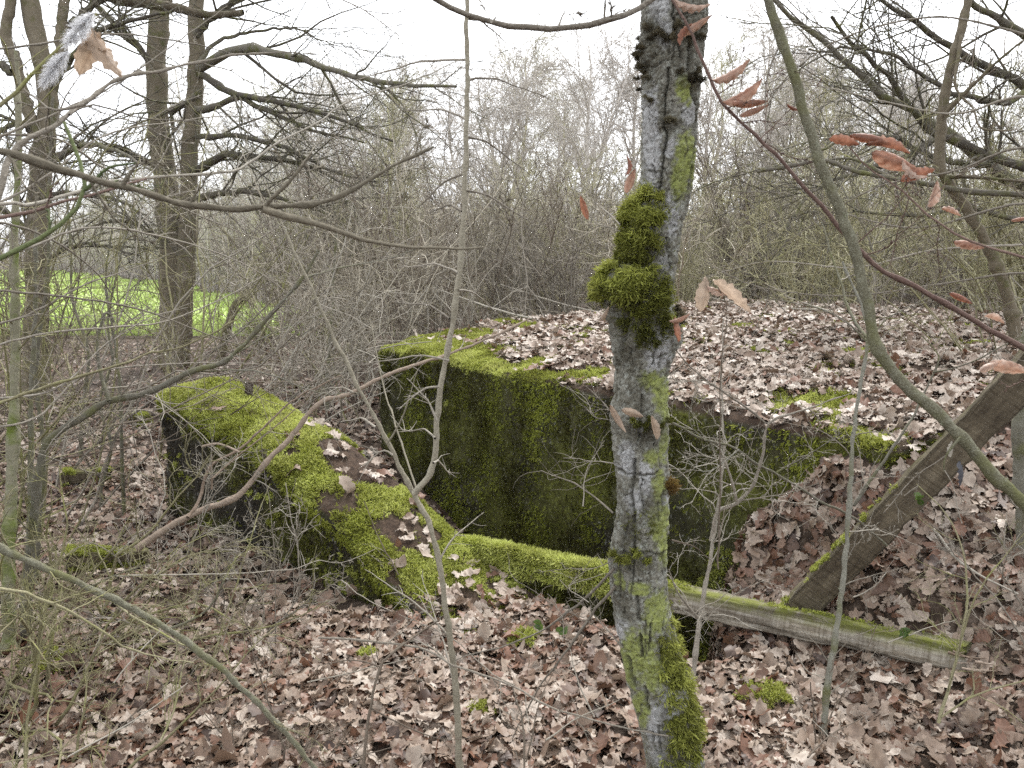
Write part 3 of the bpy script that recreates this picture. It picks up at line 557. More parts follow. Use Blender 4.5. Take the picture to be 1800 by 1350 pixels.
for e in ((1192, 165, 14, 24), (1197, 285, 20, 45), (1186, 320, 15, 35), (1138, 662, 22, 16), (1157, 685, 17, 32), (1163, 720, 9, 20), (1140, 793, 15, 14), (1162, 775, 8, 30), (1153, 845, 13, 30), (1152, 905, 19, 35), (1160, 950, 13, 35), (1117, 1017, 20, 12), (1147, 1058, 22, 36), (1117, 1125, 26, 40), (1100, 1160, 18, 40), (1140, 1160, 20, 30), (1120, 1230, 14, 40), (1085, 1010, 8, 15)):
    alg = np.maximum(alg, ell(*e))
for e in ((1152, 20, 16, 30), (1160, 70, 12, 25), (1200, 205, 12, 22), (1180, 265, 20, 18), (1140, 250, 14, 90), (1175, 378, 13, 40), (1160, 463, 10, 16), (1150, 615, 24, 30), (1140, 640, 15, 12), (1098, 800, 14, 30), (1130, 830, 14, 35), (1110, 870, 16, 20), (1093, 1100, 12, 26), (1168, 1215, 16, 26), (1145, 1250, 12, 40), (1150, 1300, 10, 25), (1120, 745, 10, 8), (1165, 885, 8, 25)):
    lic = np.maximum(lic, .95*ell(*e, soft=.25))
for e in ((1140, 90, 16, 50), (1205, 145, 22, 16), (1163, 222, 12, 9), (1125, 470, 45, 55), (1120, 560, 40, 34), (1100, 600, 22, 40), (1090, 560, 25, 40), (1130, 755, 30, 26), (1100, 920, 15, 50), (1135, 880, 18, 30), (1110, 975, 30, 18), (1090, 1050, 12, 28), (1200, 60, 26, 60), (1160, 1240, 10, 40), (1190, 1310, 40, 60), (1115, 690, 18, 30)):
    drk = np.maximum(drk, .5*ell(*e, soft=.7))
def fiss(path, wid, dep):
    global disp, drk
    d = np.full(lat.shape, 1e9); p = np.array(path, float)
    for a, b in zip(p[:-1], p[1:]):
        ab = b-a; t = np.clip(((px_-a[0])*ab[0]+(py_-a[1])*ab[1])/(ab@ab), 0, 1); d = np.minimum(d, np.hypot(px_-a[0]-t*ab[0], py_-a[1]-t*ab[1]))
    k = ss(wid*1.3, wid*.25, d)*front; disp = disp-dep*k; disp = disp+dep*.3*ss(wid*3.2, wid*1.6, d)*ss(wid*1.1, wid*1.6, d)*front; drk = np.maximum(drk, k*.6)  # crack shade painted as dark colour besides the carved groove
for path, wd, dp in (([(1178, 0), (1172, 40), (1180, 85), (1186, 112)], 1.9, .01), ([(1168, 130), (1162, 180), (1161, 215), (1164, 250), (1157, 290), (1152, 333)], 1.9, .012), ([(1205, 60), (1200, 140), (1211, 190)], 3, .010), ([(1213, 190), (1212, 240), (1204, 300), (1202, 340)], 2.2, .01),
    ([(1145, 600), (1139, 635)], 2, .008), ([(1122, 690), (1116, 760)], 3, .009), ([(1108, 800), (1104, 860), (1110, 905)], 3.2, .01), ([(1160, 855), (1158, 890)], 3, .012), ([(1098, 915), (1092, 950), (1100, 985)], 3, .01), ([(1157, 955), (1160, 1000)], 2.2, .009), ([(1113, 1030), (1117, 1070)], 3, .01), ([(1118, 1095), (1123, 1130)], 2.6, .012),
    ([(1100, 1138), (1108, 1175), (1112, 1190)], 2.8, .012), ([(1128, 1185), (1132, 1225)], 3.2, .012), ([(1136, 1075), (1133, 1120)], 2.4, .008), ([(1085, 1000), (1083, 1040)], 2.5, .008), ([(1150, 1250), (1153, 1300)], 2.4, .008), ([(1095, 560), (1085, 640)], 2.8, .008), ([(1165, 420), (1172, 470)], 2.2, .008), ([(1090, 960), (1130, 955), (1168, 962)], 2.4, .006), ([(1083, 820), (1120, 826), (1150, 820)], 2, .005), ([(1180, 38), (1215, 38)], 2, .007), ([(1110, 930), (1106, 1010)], 2, .007)): fiss(path, wd, dp)
rk = np.random.default_rng(8)
for k in range(70):      # short fissures and horizontal lenticels all over
    y = rk.uniform(0, 1350); xx = np.interp(y, TP[:, 0], (TP[:, 1]+TP[:, 2])/2)+rk.uniform(-45, 45); vert = rk.random() < .55
    fiss([(xx, y), (xx+rk.normal(0, 3)+(0 if vert else rk.uniform(8, 20)), y+(rk.uniform(12, 40) if vert else rk.normal(0, 3)))], rk.uniform(1.2, 2.0), rk.uniform(.003, .006))
disp = disp+.012*ell(1125, 100, 14, 30)+.010*ell(1205, 150, 18, 12)+.008*ell(1163, 222, 12, 10)+.012*ell(1125, 395, 30, 40)+.014*ell(1090, 500, 34, 34)+.008*ell(1188, 580, 12, 30)+.006*ell(1125, 735, 34, 14)+.006*ell(1085, 975, 16, 18)-.012*ell(1128, 765, 16, 14)
# flaking scales of bark
cell = np.stack([lat/11, PYg/16, 0*lat], -1); sc_ = fbm(cell, 2); disp = disp+.0035*ss(.02, .10, np.abs(sc_))-.0035+.0022*fbm(np.stack([lat/5, PYg/6, 0*lat+4], -1), 3)
TV = TV+disp[..., None]*dirs
ix = np.arange(lat.size).reshape(lat.shape); j = np.roll(ix, -1, 1); TQ = np.stack([ix[:-1], j[:-1], j[1:], ix[1:]], -1).reshape(-1, 4)
A = np.zeros((lat.size, 4)); speck = np.clip(fbm(np.stack([lat/6, PYg/6, 0*lat+9], -1), 3)*1.2, 0, .6)
A[:, 0] = np.clip(alg*(1-.8*drk)-.5*speck, 0, 1).ravel(); A[:, 1] = np.clip(lic*(1-.6*drk)*(1-alg), 0, 1).ravel(); A[:, 2] = drk.ravel()
tree = thing('mossy_tree', 'slim grey tree trunk with green algae, pale lichen and moss clumps in the foreground', 'tree', (cen[0, 0], cen[0, 1], 0))
mb = MB(); mb.add(TV.reshape(-1, 3), q=TQ, a=A); mb.build('trunk', TRUNK, tree)
# limbs above the picture
r = np.random.default_rng(12); S = cen[[-70, -60, -50, -40, -30, -20, -10, -5, -3]]; D = r.normal(0, 1, (9, 3)); D[:, 2] = .9
Pp, Rr = grow(r, S, D, r.uniform(1.2, 2.2, 9), .03, .008, 9, .15, .03); mb = MB(); mb.add(*(lambda v: (v[0], v[1], None, v[2]))(tubes(Pp, Rr, 7)))
S, D, q, t = kids(r, Pp, Rr, 10, .3, 1, .4, 1.0); P2, R2 = grow(r, S, D, r.uniform(.3, .9, len(S)), q*.5, .001, 6, .2); mb.add(*(lambda v: (v[0], v[1], None, v[2]))(tubes(P2, R2, 3))); mb.build('crown', BARK_MOSSY, tree)
def tsurf(px, py, out=0.0):
    """point and normal on the trunk's camera side at a pixel"""
    k = np.argmin(np.abs(pyv[:, None]-np.atleast_1d(py)[None]), 0); px = np.atleast_1d(px); s = np.clip((px-(Lx[k]+Rx[k])/2)/((Rx[k]-Lx[k])/2), -1.0, 1.0); t = np.arcsin(s)
    N = np.stack([np.sin(t), -np.cos(t), 0*t], 1); m = np.round(t/(2*math.pi)*MS).astype(int) % MS
    return TV[k, m]+N*out, N
def clump(name, cx, cy, rx, ry, n, ln, mat, tilt=0.0, thick=.012, bias=(0, 0, .1), tint=.5, label=None, spread=.55, push=0.0):
    m = max(4, int(rx*ry/45)); ang = rng.uniform(0, 6.283, m); qq = np.sqrt(rng.random(m)); sx, sy = cx+qq*rx*np.cos(ang), cy+qq*ry*np.sin(ang); srad = rng.uniform(.18, .45, m)*min(rx, ry); sth = rng.uniform(.25, 1.3, m); sdir = rng.normal(0, .6, (m, 3)); stn = rng.normal(0, .14, m)
    k = rng.integers(0, m, n); q = np.abs(rng.normal(0, .7, n)); th = rng.uniform(0, 6.283, n); x = sx[k]+q*srad[k]*np.cos(th); y = sy[k]+q*srad[k]*np.sin(th)
    P, N = tsurf(x, y); P = P+N*(thick*sth[k]*np.exp(-q*q)*rng.random(n)**.6)[:, None]; P[:, 0] -= push*np.exp(-q*q)*rng.random(n)
    hn = n//3; hx_ = cx+1.35*rx*rng.normal(0, .6, hn); hy_ = cy+1.35*ry*rng.normal(0, .6, hn); HP, HN = tsurf(hx_, hy_)      # thin growth blending into the bark
    mb = MB(); mb.add(*tufts(HP, HN, rng.uniform(.25, .6, hn)*ln, .8, 3, .07, bias, tint=np.clip(rng.normal(tint-.15, .15, hn), 0, 1)))
    mb.add(*tufts(P, unit(N+sdir[k]), rng.uniform(.5, 1.4, n)*ln, spread, 4, .06, bias, tint=np.clip(rng.normal(tint, .12, n)+stn[k]+.28*(cy-y)/ry, 0, 1), bend=.9))  # tint paler above, darker below: top light painted into the moss
    tag(mb.build(name, mat, tree), label, None, None, 'stuff')
clump('moss', 1132, 368, 32, 26, 1300, .018, MOSS_TRUNK, thick=.017, tint=.7, push=.004)
clump('moss', 1104, 440, 22, 36, 1100, .015, MOSS_TRUNK, thick=.014, tint=.45, push=.004)
clump('moss', 1140, 345, 14, 14, 260, .015, MOSS_TRUNK, thick=.010, tint=.75)
clump('moss', 1108, 388, 16, 16, 500, .016, MOSS_TRUNK, thick=.02, tint=.5, push=.015)
clump('moss', 1118, 430, 30, 30, 900, .017, MOSS_TRUNK, thick=.018, tint=.3)
clump('moss', 1092, 492, 44, 26, 1900, .020, MOSS_TRUNK, thick=.019, tint=.68, push=.014)
clump('moss', 1062, 515, 14, 18, 700, .018, MOSS_TRUNK, thick=.016, tint=.6, push=.02)
clump('moss', 1130, 505, 36, 40, 900, .016, MOSS_TRUNK, thick=.012, tint=.3)
clump('moss', 1130, 565, 46, 34, 700, .014, MOSS_TRUNK, thick=.006, tint=.15, bias=(0, 0, -.3))
clump('moss', 1188, 560, 10, 20, 300, .016, MOSS_DARK, thick=.012)
clump('moss', 1105, 965, 30, 12, 420, .013, MOSS_TRUNK, thick=.012, tint=.35)
clump('moss', 1130, 735, 34, 12, 420, .011, MOSS_TRUNK, thick=.012, tint=.2)
clump('moss', 1125, 905, 40, 30, 160, .008, MOSS_TRUNK, thick=.004, tint=.3)
for (cx, cy, rx, ry, k) in ((1178, 1110, 16, 40, 900), (1188, 1150, 18, 40, 1100), (1196, 1205, 22, 45, 1500), (1205, 1255, 26, 45, 1800), (1205, 1285, 26, 26, 1000), (1172, 1160, 18, 20, 450), (1185, 1320, 36, 12, 200)):
    clump('moss', cx-7, cy, rx*1.25, ry, int(k*.24), .019, MOSS_TRUNK, thick=.006, bias=(.1, 0, -.55), tint=.62, push=-.006)
for (cx, cy, rx, ry, k) in ((1132, 70, 14, 34, 420), (1128, 110, 14, 24, 420), (1158, 75, 18, 16, 300), (1202, 138, 22, 14, 500), (1185, 62, 10, 12, 160), (1163, 222, 13, 8, 240), (1132, 150, 8, 26, 200), (1210, 70, 18, 20, 320), (1140, 190, 6, 20, 90)):
    clump('burr', cx, cy, rx, ry, int(k*1.4), .007, MOSS_DARK, thick=.016, tint=.6, spread=1.1, push=.005 if cx < 1150 else -.003)
clump('moss', 1186, 850, 22, 14, 450, .013, MOSS_BROWN, thick=.02)

# ------------------------------------------------------------------ branches, saplings and shrubs traced where they stand
def addt(mb, P, R, sides, seed=0, a=None):
    v, q, A = tubes(P, R, sides, seed, a); mb.add(v, q=q, a=A)
def trace(pts, d, n=None, jit=0.004, seed=0):
    """pixel polyline + distance(s) ahead -> smooth 3-D line"""
    dd = np.interp(np.linspace(0, 1, len(pts)), np.linspace(0, 1, len(np.atleast_1d(d))), np.atleast_1d(d))
    p = np.array([at(x, y, e) for (x, y), e in zip(pts, dd)]); L = np.linalg.norm(np.diff(p, axis=0), axis=1).sum()
    n = n or int(np.clip(L/0.03, 8, 90)); q = spline(p, n); r = np.random.default_rng(seed+len(pts)*7)
    return q+jit*fbm(np.column_stack([np.linspace(0, L*9, n)]*3)[:, None, :]+np.arange(3)[None, :, None]*31.7+seed, 3)
def knots(n, r0, r1, seed=0, amp=.10):
    r = np.random.default_rng(seed); b = np.linspace(r0, r1, n)*(1+amp*r.normal(size=n)*.5)
    for k in r.integers(0, n, max(1, n//12)): b[k] *= 1+amp*2.5
    return b
def twigs_on(root, P, R, n, l0, l1, mat, seed, a0=.5, a1=1.2, trop=0.0, t0=.1, t1=.98, sub=3, wob=.16, rmax=.0028, sides=4, buds=True):
    """side twigs, each a part of its own"""
    r = np.random.default_rng(seed); S, D, q, t = kids(r, P[None], R[None], n, t0, t1, a0, a1)
    for k in range(n):
        L = r.uniform(l0, l1)*(1.15-.6*t[k]); rr = min(q[k]*.55, rmax)
        Pp, Rr = grow(r, S[k:k+1], D[k:k+1], np.array([L]), rr, .0006, 8, wob, trop); mb = MB(); addt(mb, Pp, Rr, sides, seed+k)
        if sub:
            S2, D2, q2, _ = kids(r, Pp, Rr, sub, .2, .95, .5, 1.1); P2, R2 = grow(r, S2, D2, L*r.uniform(.2, .55, len(S2)), np.maximum(q2*.6, .0006), .0005, 5, wob, trop); addt(mb, P2, R2, 3, seed+k)
            S3, D3, q3, _ = kids(r, P2, R2, 2, .3, 1., .5, 1.1); P3, R3 = grow(r, S3, D3, L*r.uniform(.06, .2, len(S3)), .0006, .0004, 3, wob); addt(mb, P3, R3, 3, seed+k)
        if buds:
            S4, D4, q4, _ = kids(r, Pp, Rr, 5, .2, 1., .5, .9); P4, R4 = grow(r, S4, D4, .008, .0012, .0002, 3, .02); R4[:, 1] = .0016; addt(mb, P4, R4, 3, seed+k)
        mb.build('twig', mat, root)
def curled(r, px, py, d, size, ang, mat, root, name='leaf', curl=None, tint=None, elong=.5):
    """dry hanging leaf: rolled along its length, corrugated by side veins; ang in degrees in the picture plane"""
    a = np.linspace(0, 1, 13); b = np.linspace(-1, 1, 9); Ag, Bg = np.meshgrid(a, b, indexing='ij'); wv = elong*np.sin(np.clip(Ag**.85*math.pi, 0, math.pi))**.8*.5+.01
    c = curl if curl is not None else r.uniform(1.6, 3.4); ph = Bg*c*.8; rad_ = wv/max(c*.8, .2)
    x = Ag-.5; y = rad_*np.sin(ph); z = rad_*(1-np.cos(ph))+.045*np.sin(Ag*30+np.abs(Bg)*4)*(np.abs(Bg))+r.normal(0, .008, Ag.shape)+r.uniform(-.5, .5)*(Ag-.5)**2
    V = np.stack([x, y, z], -1).reshape(-1, 3)*size*d/F; t = math.radians(ang); roll = r.uniform(-1.2, 1.2)
    ca, sa = math.cos(roll), math.sin(roll); V = np.column_stack([V[:, 0], V[:, 1]*ca-V[:, 2]*sa, V[:, 1]*sa+V[:, 2]*ca])
    V = np.column_stack([V[:, 0]*math.cos(t)-V[:, 1]*math.sin(t), V[:, 2]+V[:, 0]*r.uniform(-.4, .4), V[:, 0]*math.sin(t)+V[:, 1]*math.cos(t)])+at(px, py, d)
    k = np.arange(13*9).reshape(13, 9); q = np.stack([k[:-1, :-1], k[1:, :-1], k[1:, 1:], k[:-1, 1:]], -1)
    A = np.zeros((13, 9, 4)); A[..., 0] = (r.random() if tint is None else tint)+.22*np.sin(Ag*30+np.abs(Bg)*4)*np.abs(Bg); A[:, 4, 1] = 1; A = np.clip(A, 0, 1); A[..., 0] = np.clip(A[..., 0]+.3*(np.abs(Bg)-.5)+r.normal(0, .08, Ag.shape), 0, 1)
    mb = MB(); mb.add(V, q=q, a=A.reshape(-1, 4)); return mb.build(name, mat, root)
SEED = [100]
def branch(name, label, cat, stems, mat, tw=0, l0=.08, l1=.3, twmat=None, group=None, **kw):
    """stems: list of (pixel polyline, distance, radius start, radius end); the first is the main one"""
    root = None
    for k, (pts, d, r0, r1) in enumerate(stems):
        SEED[0] += 1; P = trace(pts, d, seed=SEED[0]); R = knots(len(P), r0, r1, SEED[0])
        if root is None: root = thing(name, label, cat, P[0], group)
        mb = MB()
        if r0 > .007:
            n9 = len(P)*3; P9 = spline(P, n9); R9 = np.interp(np.linspace(0, 1, n9), np.linspace(0, 1, len(R)), R); v, q, A = tubes(P9[None], R9[None], 14, SEED[0]); v = v+unit(v-np.repeat(P9, 14, 0))*(min(r0, .03)*.22*fbm(v, 4, .35/min(r0, .03)))[:, None]; mb.add(v, q=q, a=A)
        else: addt(mb, P[None], R[None], 6, SEED[0])
        sob = mb.build('stem' if k == 0 else 'side_branch', mat, root)
        if mat.name in ('bark_green_lichen', 'bark_lichen_green') and r0 > .007:
            rl = np.random.default_rng(SEED[0]); nl = 420; kk = rl.integers(0, len(P)-1, nl); kk = kk[fbm(P[kk]*1.0, 3, 14) > -.05]; nl = len(kk); dv = unit(rl.normal(size=(nl, 3))); LP = P[kk]+(P[kk+1]-P[kk])*rl.random((nl, 1)); tg = unit(P[kk+1]-P[kk]); dv = unit(dv-(dv*tg).sum(1, keepdims=True)*tg)
            ml = MB(); ml.add(*tufts(LP+dv*(R[kk]*.95)[:, None], dv, rl.uniform(.15, .4, nl)*min(r0, .014), 1.0, 4, .4, tint=rl.random(nl))); tag(ml.build('lichen', LICHEN, sob), None, None, None, 'stuff')
        if tw: twigs_on(sob, P, R, max(1, int(tw*(1 if k == 0 else .5))), l0, l1, twmat or mat, SEED[0], **kw)
    return root

fs = branch('forked_sapling', 'thin forked sapling with two straight stems rising in front of the bunker', 'sapling', [
  ([(812, 1480), (808, 1350), (800, 1200), (782, 1060), (770, 980), (752, 915), (728, 870), (690, 795), (640, 700), (590, 600), (545, 500), (520, 450), (490, 380), (470, 330)], (2.3, 2.7), .012, .002),
  ([(728, 868), (752, 838), (765, 800), (768, 740), (776, 670), (790, 600), (804, 510), (812, 420), (818, 300), (821, 150), (820, 0), (818, -250), (815, -500)], (2.42, 2.3), .0085, .0046),
  ([(680, 780), (705, 740), (722, 690), (735, 648)], 2.5, .0035, .0015), ([(735, 868), (712, 800), (690, 730), (672, 670), (650, 560)], (2.5, 2.9), .0035, .0016)], TW_SAP, 0)
for k, (x, y, xe, ye) in enumerate([(820, 105, 590, 150), (822, 140, 960, 170), (820, 210, 700, 195), (820, 240, 935, 310), (816, 305, 720, 380), (816, 335, 950, 400), (812, 370, 750, 375), (806, 480, 700, 470), (806, 510, 885, 560), (790, 560, 690, 530), (790, 635, 640, 640), (772, 680, 700, 720), (768, 740, 715, 665), (762, 815, 790, 835), (766, 770, 700, 760), (825, 35, 890, 75), (660, 750, 600, 742), (620, 690, 560, 700), (690, 800, 640, 815), (772, 985, 850, 900), (790, 1120, 640, 1000), (800, 1210, 740, 1010), (800, 1180, 700, 1110)]):
    P = trace([(x, y), ((x*2+xe)/3, (y*2+ye)/3-12), ((x+2*xe)/3, (y+2*ye)/3-6), (xe, ye)], (2.35 if y < 900 else 2.42, 2.5+.2*math.sin(k)), seed=k); R = knots(len(P), .0034, .0009, k); mb = MB(); addt(mb, P[None], R[None], 5, k); r = np.random.default_rng(k)
    S2, D2, q2, _ = kids(r, P[None], R[None], 6, .2, .95, .4, 1.2); P2, R2 = grow(r, S2, D2, r.uniform(.01, .09, 6), .0013, .0005, 4, .15); addt(mb, P2, R2, 4, k); mb.build('twig', TW_PALE if y > 600 else TW_GREY, fs)

branch('bowed_branch', 'smooth olive brown branch bowing across the upper left in front of the twin tree', 'branch', [
  ([(-700, 330), (-300, 210), (-40, 255), (60, 285), (200, 325), (330, 358), (460, 366), (560, 357), (640, 325), (700, 288), (762, 255)], (1.0, 1.2), .0082, .002),
  ([(460, 368), (560, 395), (640, 420), (740, 438), (850, 434)], (1.1, 1.25), .005, .0015), ([(465, 360), (505, 325), (525, 300), (548, 270)], 1.1, .003, .0012), ([(215, 330), (235, 300), (245, 290)], 1.05, .003, .001)], TW_BOW, 5, .05, .16, rmax=.0018)
branch('rising_branch', 'grey branch rising from the left edge to the tan hanging leaf and twin trunk', 'branch', [
  ([(-700, 900), (-300, 560), (-30, 385), (20, 268), (90, 225), (150, 180), (205, 140), (290, 122), (370, 104), (470, 92), (560, 95)], (1.3, 1.9), .0085, .0014),
  ([(150, 182), (95, 195), (60, 170), (40, 155)], 1.5, .003, .001), ([(120, 200), (160, 185), (250, 208), (340, 215)], (1.5, 1.7), .002, .0008)], TW_GREY, 9, .08, .25, rmax=.002)
branch('feathered_twig', 'slender twig at the upper left corner holding a white feather', 'branch', [
  ([(-600, 700), (-250, 420), (-20, 205), (40, 150), (90, 100), (130, 55), (170, 25)], (1.15, 1.25), .006, .0018)], TW_OLIVE, 2, .05, .12)
branch('wavy_branch', 'long thin pale branch waving from the left edge up to the right over the thicket', 'branch', [
  ([(-700, 620), (-300, 430), (-20, 362), (60, 358), (140, 335), (200, 318), (290, 310), (400, 302), (440, 285), (500, 245), (560, 215), (610, 180), (720, 145), (810, 104)], (1.5, 2.3), .0055, .0012)], TW_PALE, 10, .1, .3, rmax=.0018)
branch('reddish_cane', 'straight reddish cane slanting over the left edge below the bowed branch', 'branch', [([(-500, 490), (-20, 388), (100, 360), (200, 330), (258, 316)], (1.2, 1.35), .0045, .0018)], TW_RED, 1, .04, .08)
branch('green_shoot', 'smooth dark green shoot curving up at the left edge', 'branch', [([(-400, 800), (-120, 540), (-10, 458), (60, 425), (115, 388), (150, 335), (135, 270), (112, 212)], (1.1, 1.2), .006, .0022), ([(150, 335), (190, 300), (235, 285)], 1.17, .003, .0012)], TW_GREEN, 1, .04, .1)
branch('leaning_sapling', 'pale leaning sapling stem bending low past the far end of the wing wall', 'sapling', [
  ([(40, 1180), (60, 900), (75, 800), (100, 762), (150, 730), (190, 706), (260, 690), (330, 655), (400, 632), (470, 560), (530, 490), (560, 440)], (3.3, 3.6), .021, .006),
  ([(192, 705), (178, 660), (172, 600), (186, 550), (200, 565)], (3.4, 3.6), .009, .004), ([(330, 655), (420, 650), (480, 660), (560, 690), (640, 690)], (3.5, 3.7), .004, .0015), ([(530, 490), (600, 470), (680, 455), (770, 425)], (3.6, 4), .004, .0012), ([(400, 630), (470, 590), (560, 555), (650, 530)], (3.5, 4.1), .0035, .001)], LICHEN_BR, 14, .15, .55, TW_GREY, rmax=.0032)
branch('thin_leaning_cane', 'thin olive cane crossing the left side above the wing wall', 'branch', [([(-500, 850), (-100, 740), (0, 708), (80, 680), (180, 650), (270, 620), (335, 605), (420, 560)], (2.1, 2.6), .0075, .002)], TW_OLIVE, 7, .1, .35, rmax=.0022)
branch('dead_branch', 'brown dead branch with peeling bark leaning across the wing wall', 'branch', [
  ([(240, 965), (300, 925), (360, 895), (420, 870), (470, 810), (510, 770), (560, 710), (620, 690), (690, 655), (790, 622), (880, 585), (930, 560)], (3.75, 4.6), .017, .005),
  ([(330, 910), (350, 880), (370, 820), (420, 790), (470, 745), (520, 700), (600, 660)], (3.7, 4.3), .008, .003), ([(370, 845), (420, 800), (490, 745), (560, 680)], (3.7, 4.2), .005, .002), ([(355, 785), (385, 780), (420, 795)], 3.72, .006, .004), ([(372, 860), (372, 800)], 3.7, .006, .003)], BARK_DEAD, 7, .08, .3, TW_GREY, rmax=.003)
branch('mossy_low_branch', 'lichen-spotted green branch slanting down through the lower left corner', 'branch', [
  ([(-700, 700), (-250, 870), (-20, 955), (80, 1000), (160, 1035), (230, 1068), (300, 1110), (370, 1160), (420, 1205), (480, 1265), (550, 1345), (600, 1420)], (2.0, 2.15), .0105, .007),
  ([(300, 1105), (355, 1080), (375, 1055), (395, 1020)], 2.2, .004, .002), ([(150, 1035), (230, 1000), (300, 985)], 2.2, .003, .001)], LICHEN_GREEN, 12, .08, .3, TW_OLIVE, rmax=.0022)
branch('blurred_tan_stem', 'smooth tan stem arching in from the left edge near the lower corner', 'branch', [([(-600, 1000), (-200, 1020), (-10, 1033), (70, 1052), (140, 1085), (200, 1125), (225, 1140), (290, 1158), (340, 1165)], (1.5, 1.9), .006, .0015)], TW_OLIVE, 2, .05, .2)
branch('arching_stem', 'thick mossy grey stem arching from the top edge down to the right edge', 'branch', [
  ([(1300, -300), (1345, -20), (1372, 60), (1400, 150), (1425, 235), (1450, 310), (1485, 395), (1510, 465), (1525, 540), (1545, 620), (1590, 675), (1640, 720), (1690, 770), (1740, 830), (1800, 885), (1900, 990), (2050, 1180)], (1.75, 1.45), .0085, .0115),
  ([(1545, 618), (1500, 560), (1470, 470), (1440, 380)], (1.6, 1.9), .004, .001), ([(1690, 768), (1665, 800), (1660, 830)], 1.5, .0025, .001)], LICHEN_GREEN, 5, .06, .25, TW_GREY, rmax=.0022)
ct = branch('copper_leaf_twig', 'dark red-brown twig with copper curled leaves sloping down to the right edge', 'branch', [
  ([(1150, -60), (1205, 40), (1235, 105), (1262, 170), (1300, 215), (1335, 245), (1380, 290), (1450, 370), (1500, 430), (1560, 480), (1620, 510), (1680, 545), (1740, 580), (1800, 612), (1950, 690)], (1.85, 1.6), .0022, .0062),
  ([(1335, 245), (1365, 215), (1392, 190)], 1.75, .0012, .0007), ([(1480, 240), (1520, 290), (1590, 340), (1640, 385), (1700, 420), (1790, 450), (1900, 470)], (1.8, 1.65), .0014, .003), ([(1505, 430), (1560, 380), (1600, 330), (1612, 315)], 1.7, .0014, .0008), ([(1262, 165), (1290, 150), (1310, 135)], 1.8, .0012, .0007)], TW_RED, 6, .06, .22, rmax=.0016)
r = np.random.default_rng(21)
for (x, y, s, a, t) in [(1285, 128, 66, 28, .8), (1305, 165, 62, 30, .6), (1318, 180, 58, 5, .5), (1325, 195, 46, 20, .7), (1393, 188, 24, 160, .1), (1484, 252, 52, -8, .3), (1533, 242, 60, -12, .2), (1560, 258, 66, -12, .35), (1572, 283, 80, -18, .5), (1615, 310, 56, 18, .25), (1641, 342, 44, 70, .8), (1672, 373, 40, -15, .7), (1706, 428, 46, -12, .6), (1690, 525, 40, -25, .2), (1748, 560, 34, -20, .8), (1795, 385, 28, 10, .6), (1775, 650, 60, -10, .75), (1740, 645, 36, 20, .9), (1605, 300, 50, -30, .95)]:
    curled(r, x, y, 1.74, s*1.12, a, LEAF_COPPER, ct, 'dead_leaf', tint=t)
for (x, y, s, a, t) in [(1222, 45, 60, 30, .8), (1215, 8, 62, -8, .95), (1203, 60, 40, 60, .2)]: curled(r, x, y, 1.95, s, a, LEAF_COPPER, ct, 'dead_leaf', tint=t)
for (x, y, s, a, t) in [(1104, 292, 34, 85, .1), (1108, 318, 44, 70, .7), (1027, 365, 44, 110, .4), (1085, 735, 58, -60, .9), (1112, 728, 44, -20, .8), (1150, 752, 46, 105, .8), (1187, 580, 44, 100, .4), (1062, 552, 30, 60, .8), (1195, 560, 40, 20, .7)]: curled(r, x, y, 2.0, s, a, LEAF_COPPER if t < .8 else LEAF_TAN, tree, 'dead_leaf', tint=t)
for k, (pts, r0) in enumerate([([(1090, 395), (1060, 365), (1032, 348)], .0022), ([(1090, 405), (1055, 395), (1030, 375)], .0014), ([(1125, 290), (1112, 278), (1100, 280)], .0016), ([(1163, 228), (1140, 205), (1120, 175)], .0012), ([(1085, 735), (1058, 705), (1030, 680)], .0014), ([(1080, 740), (1050, 735), (1035, 720)], .001), ([(1078, 900), (1040, 870), (1000, 845), (950, 828)], .0026), ([(1080, 815), (1040, 810), (990, 805)], .0016), ([(1025, 890), (1030, 830), (1062, 775)], .0016),
   ([(1078, 985), (1040, 1000), (990, 1000), (950, 1005)], .0014), ([(1080, 1000), (1030, 1050), (980, 1090), (930, 1120), (800, 1160)], .004), ([(1082, 1030), (1040, 1080), (1000, 1140), (960, 1190), (930, 1240), (900, 1300)], .004), ([(1095, 1140), (1060, 1100), (1035, 1075)], .002), ([(1035, 1060), (1000, 1030), (1060, 1010)], .0012), ([(1000, 1075), (1040, 1090), (1020, 1050)], .001), ([(990, 1130), (985, 1075), (940, 1040), (905, 1020)], .001)]):
    P = trace(pts, (2.05, 2.1+.03*len(pts)), seed=k); R = knots(len(P), r0, r0*.4, k); mb = MB(); addt(mb, P[None], R[None], 5, k); rr = np.random.default_rng(k+50); S, D, q, t = kids(rr, P[None], R[None], 9, .15, 1, .5, 1.2); P2, R2 = grow(rr, S, D, rr.uniform(.02, .16, len(S)), .0009, .0004, 6, .25); addt(mb, P2, R2, 3, k)
    mb.build('twig', TW_GREY, tree)
branch('top_arc_twig', 'grey twig sagging in an arc along the top edge left of the big trunk', 'branch', [([(560, -160), (700, -40), (770, -2), (830, 30), (900, 46), (980, 50), (1060, 38), (1110, 20), (1160, -10), (1260, -90)], (1.3, 1.45), .0042, .0052), ([(982, 48), (994, 22)], 1.37, .002, .001), ([(862, 38), (872, 26)], 1.34, .002, .001), ([(1062, 36), (1090, 32)], 1.4, .002, .001), ([(1062, 34), (1066, -20)], 1.4, .002, .001)], TW_GREY, 1, .03, .08)

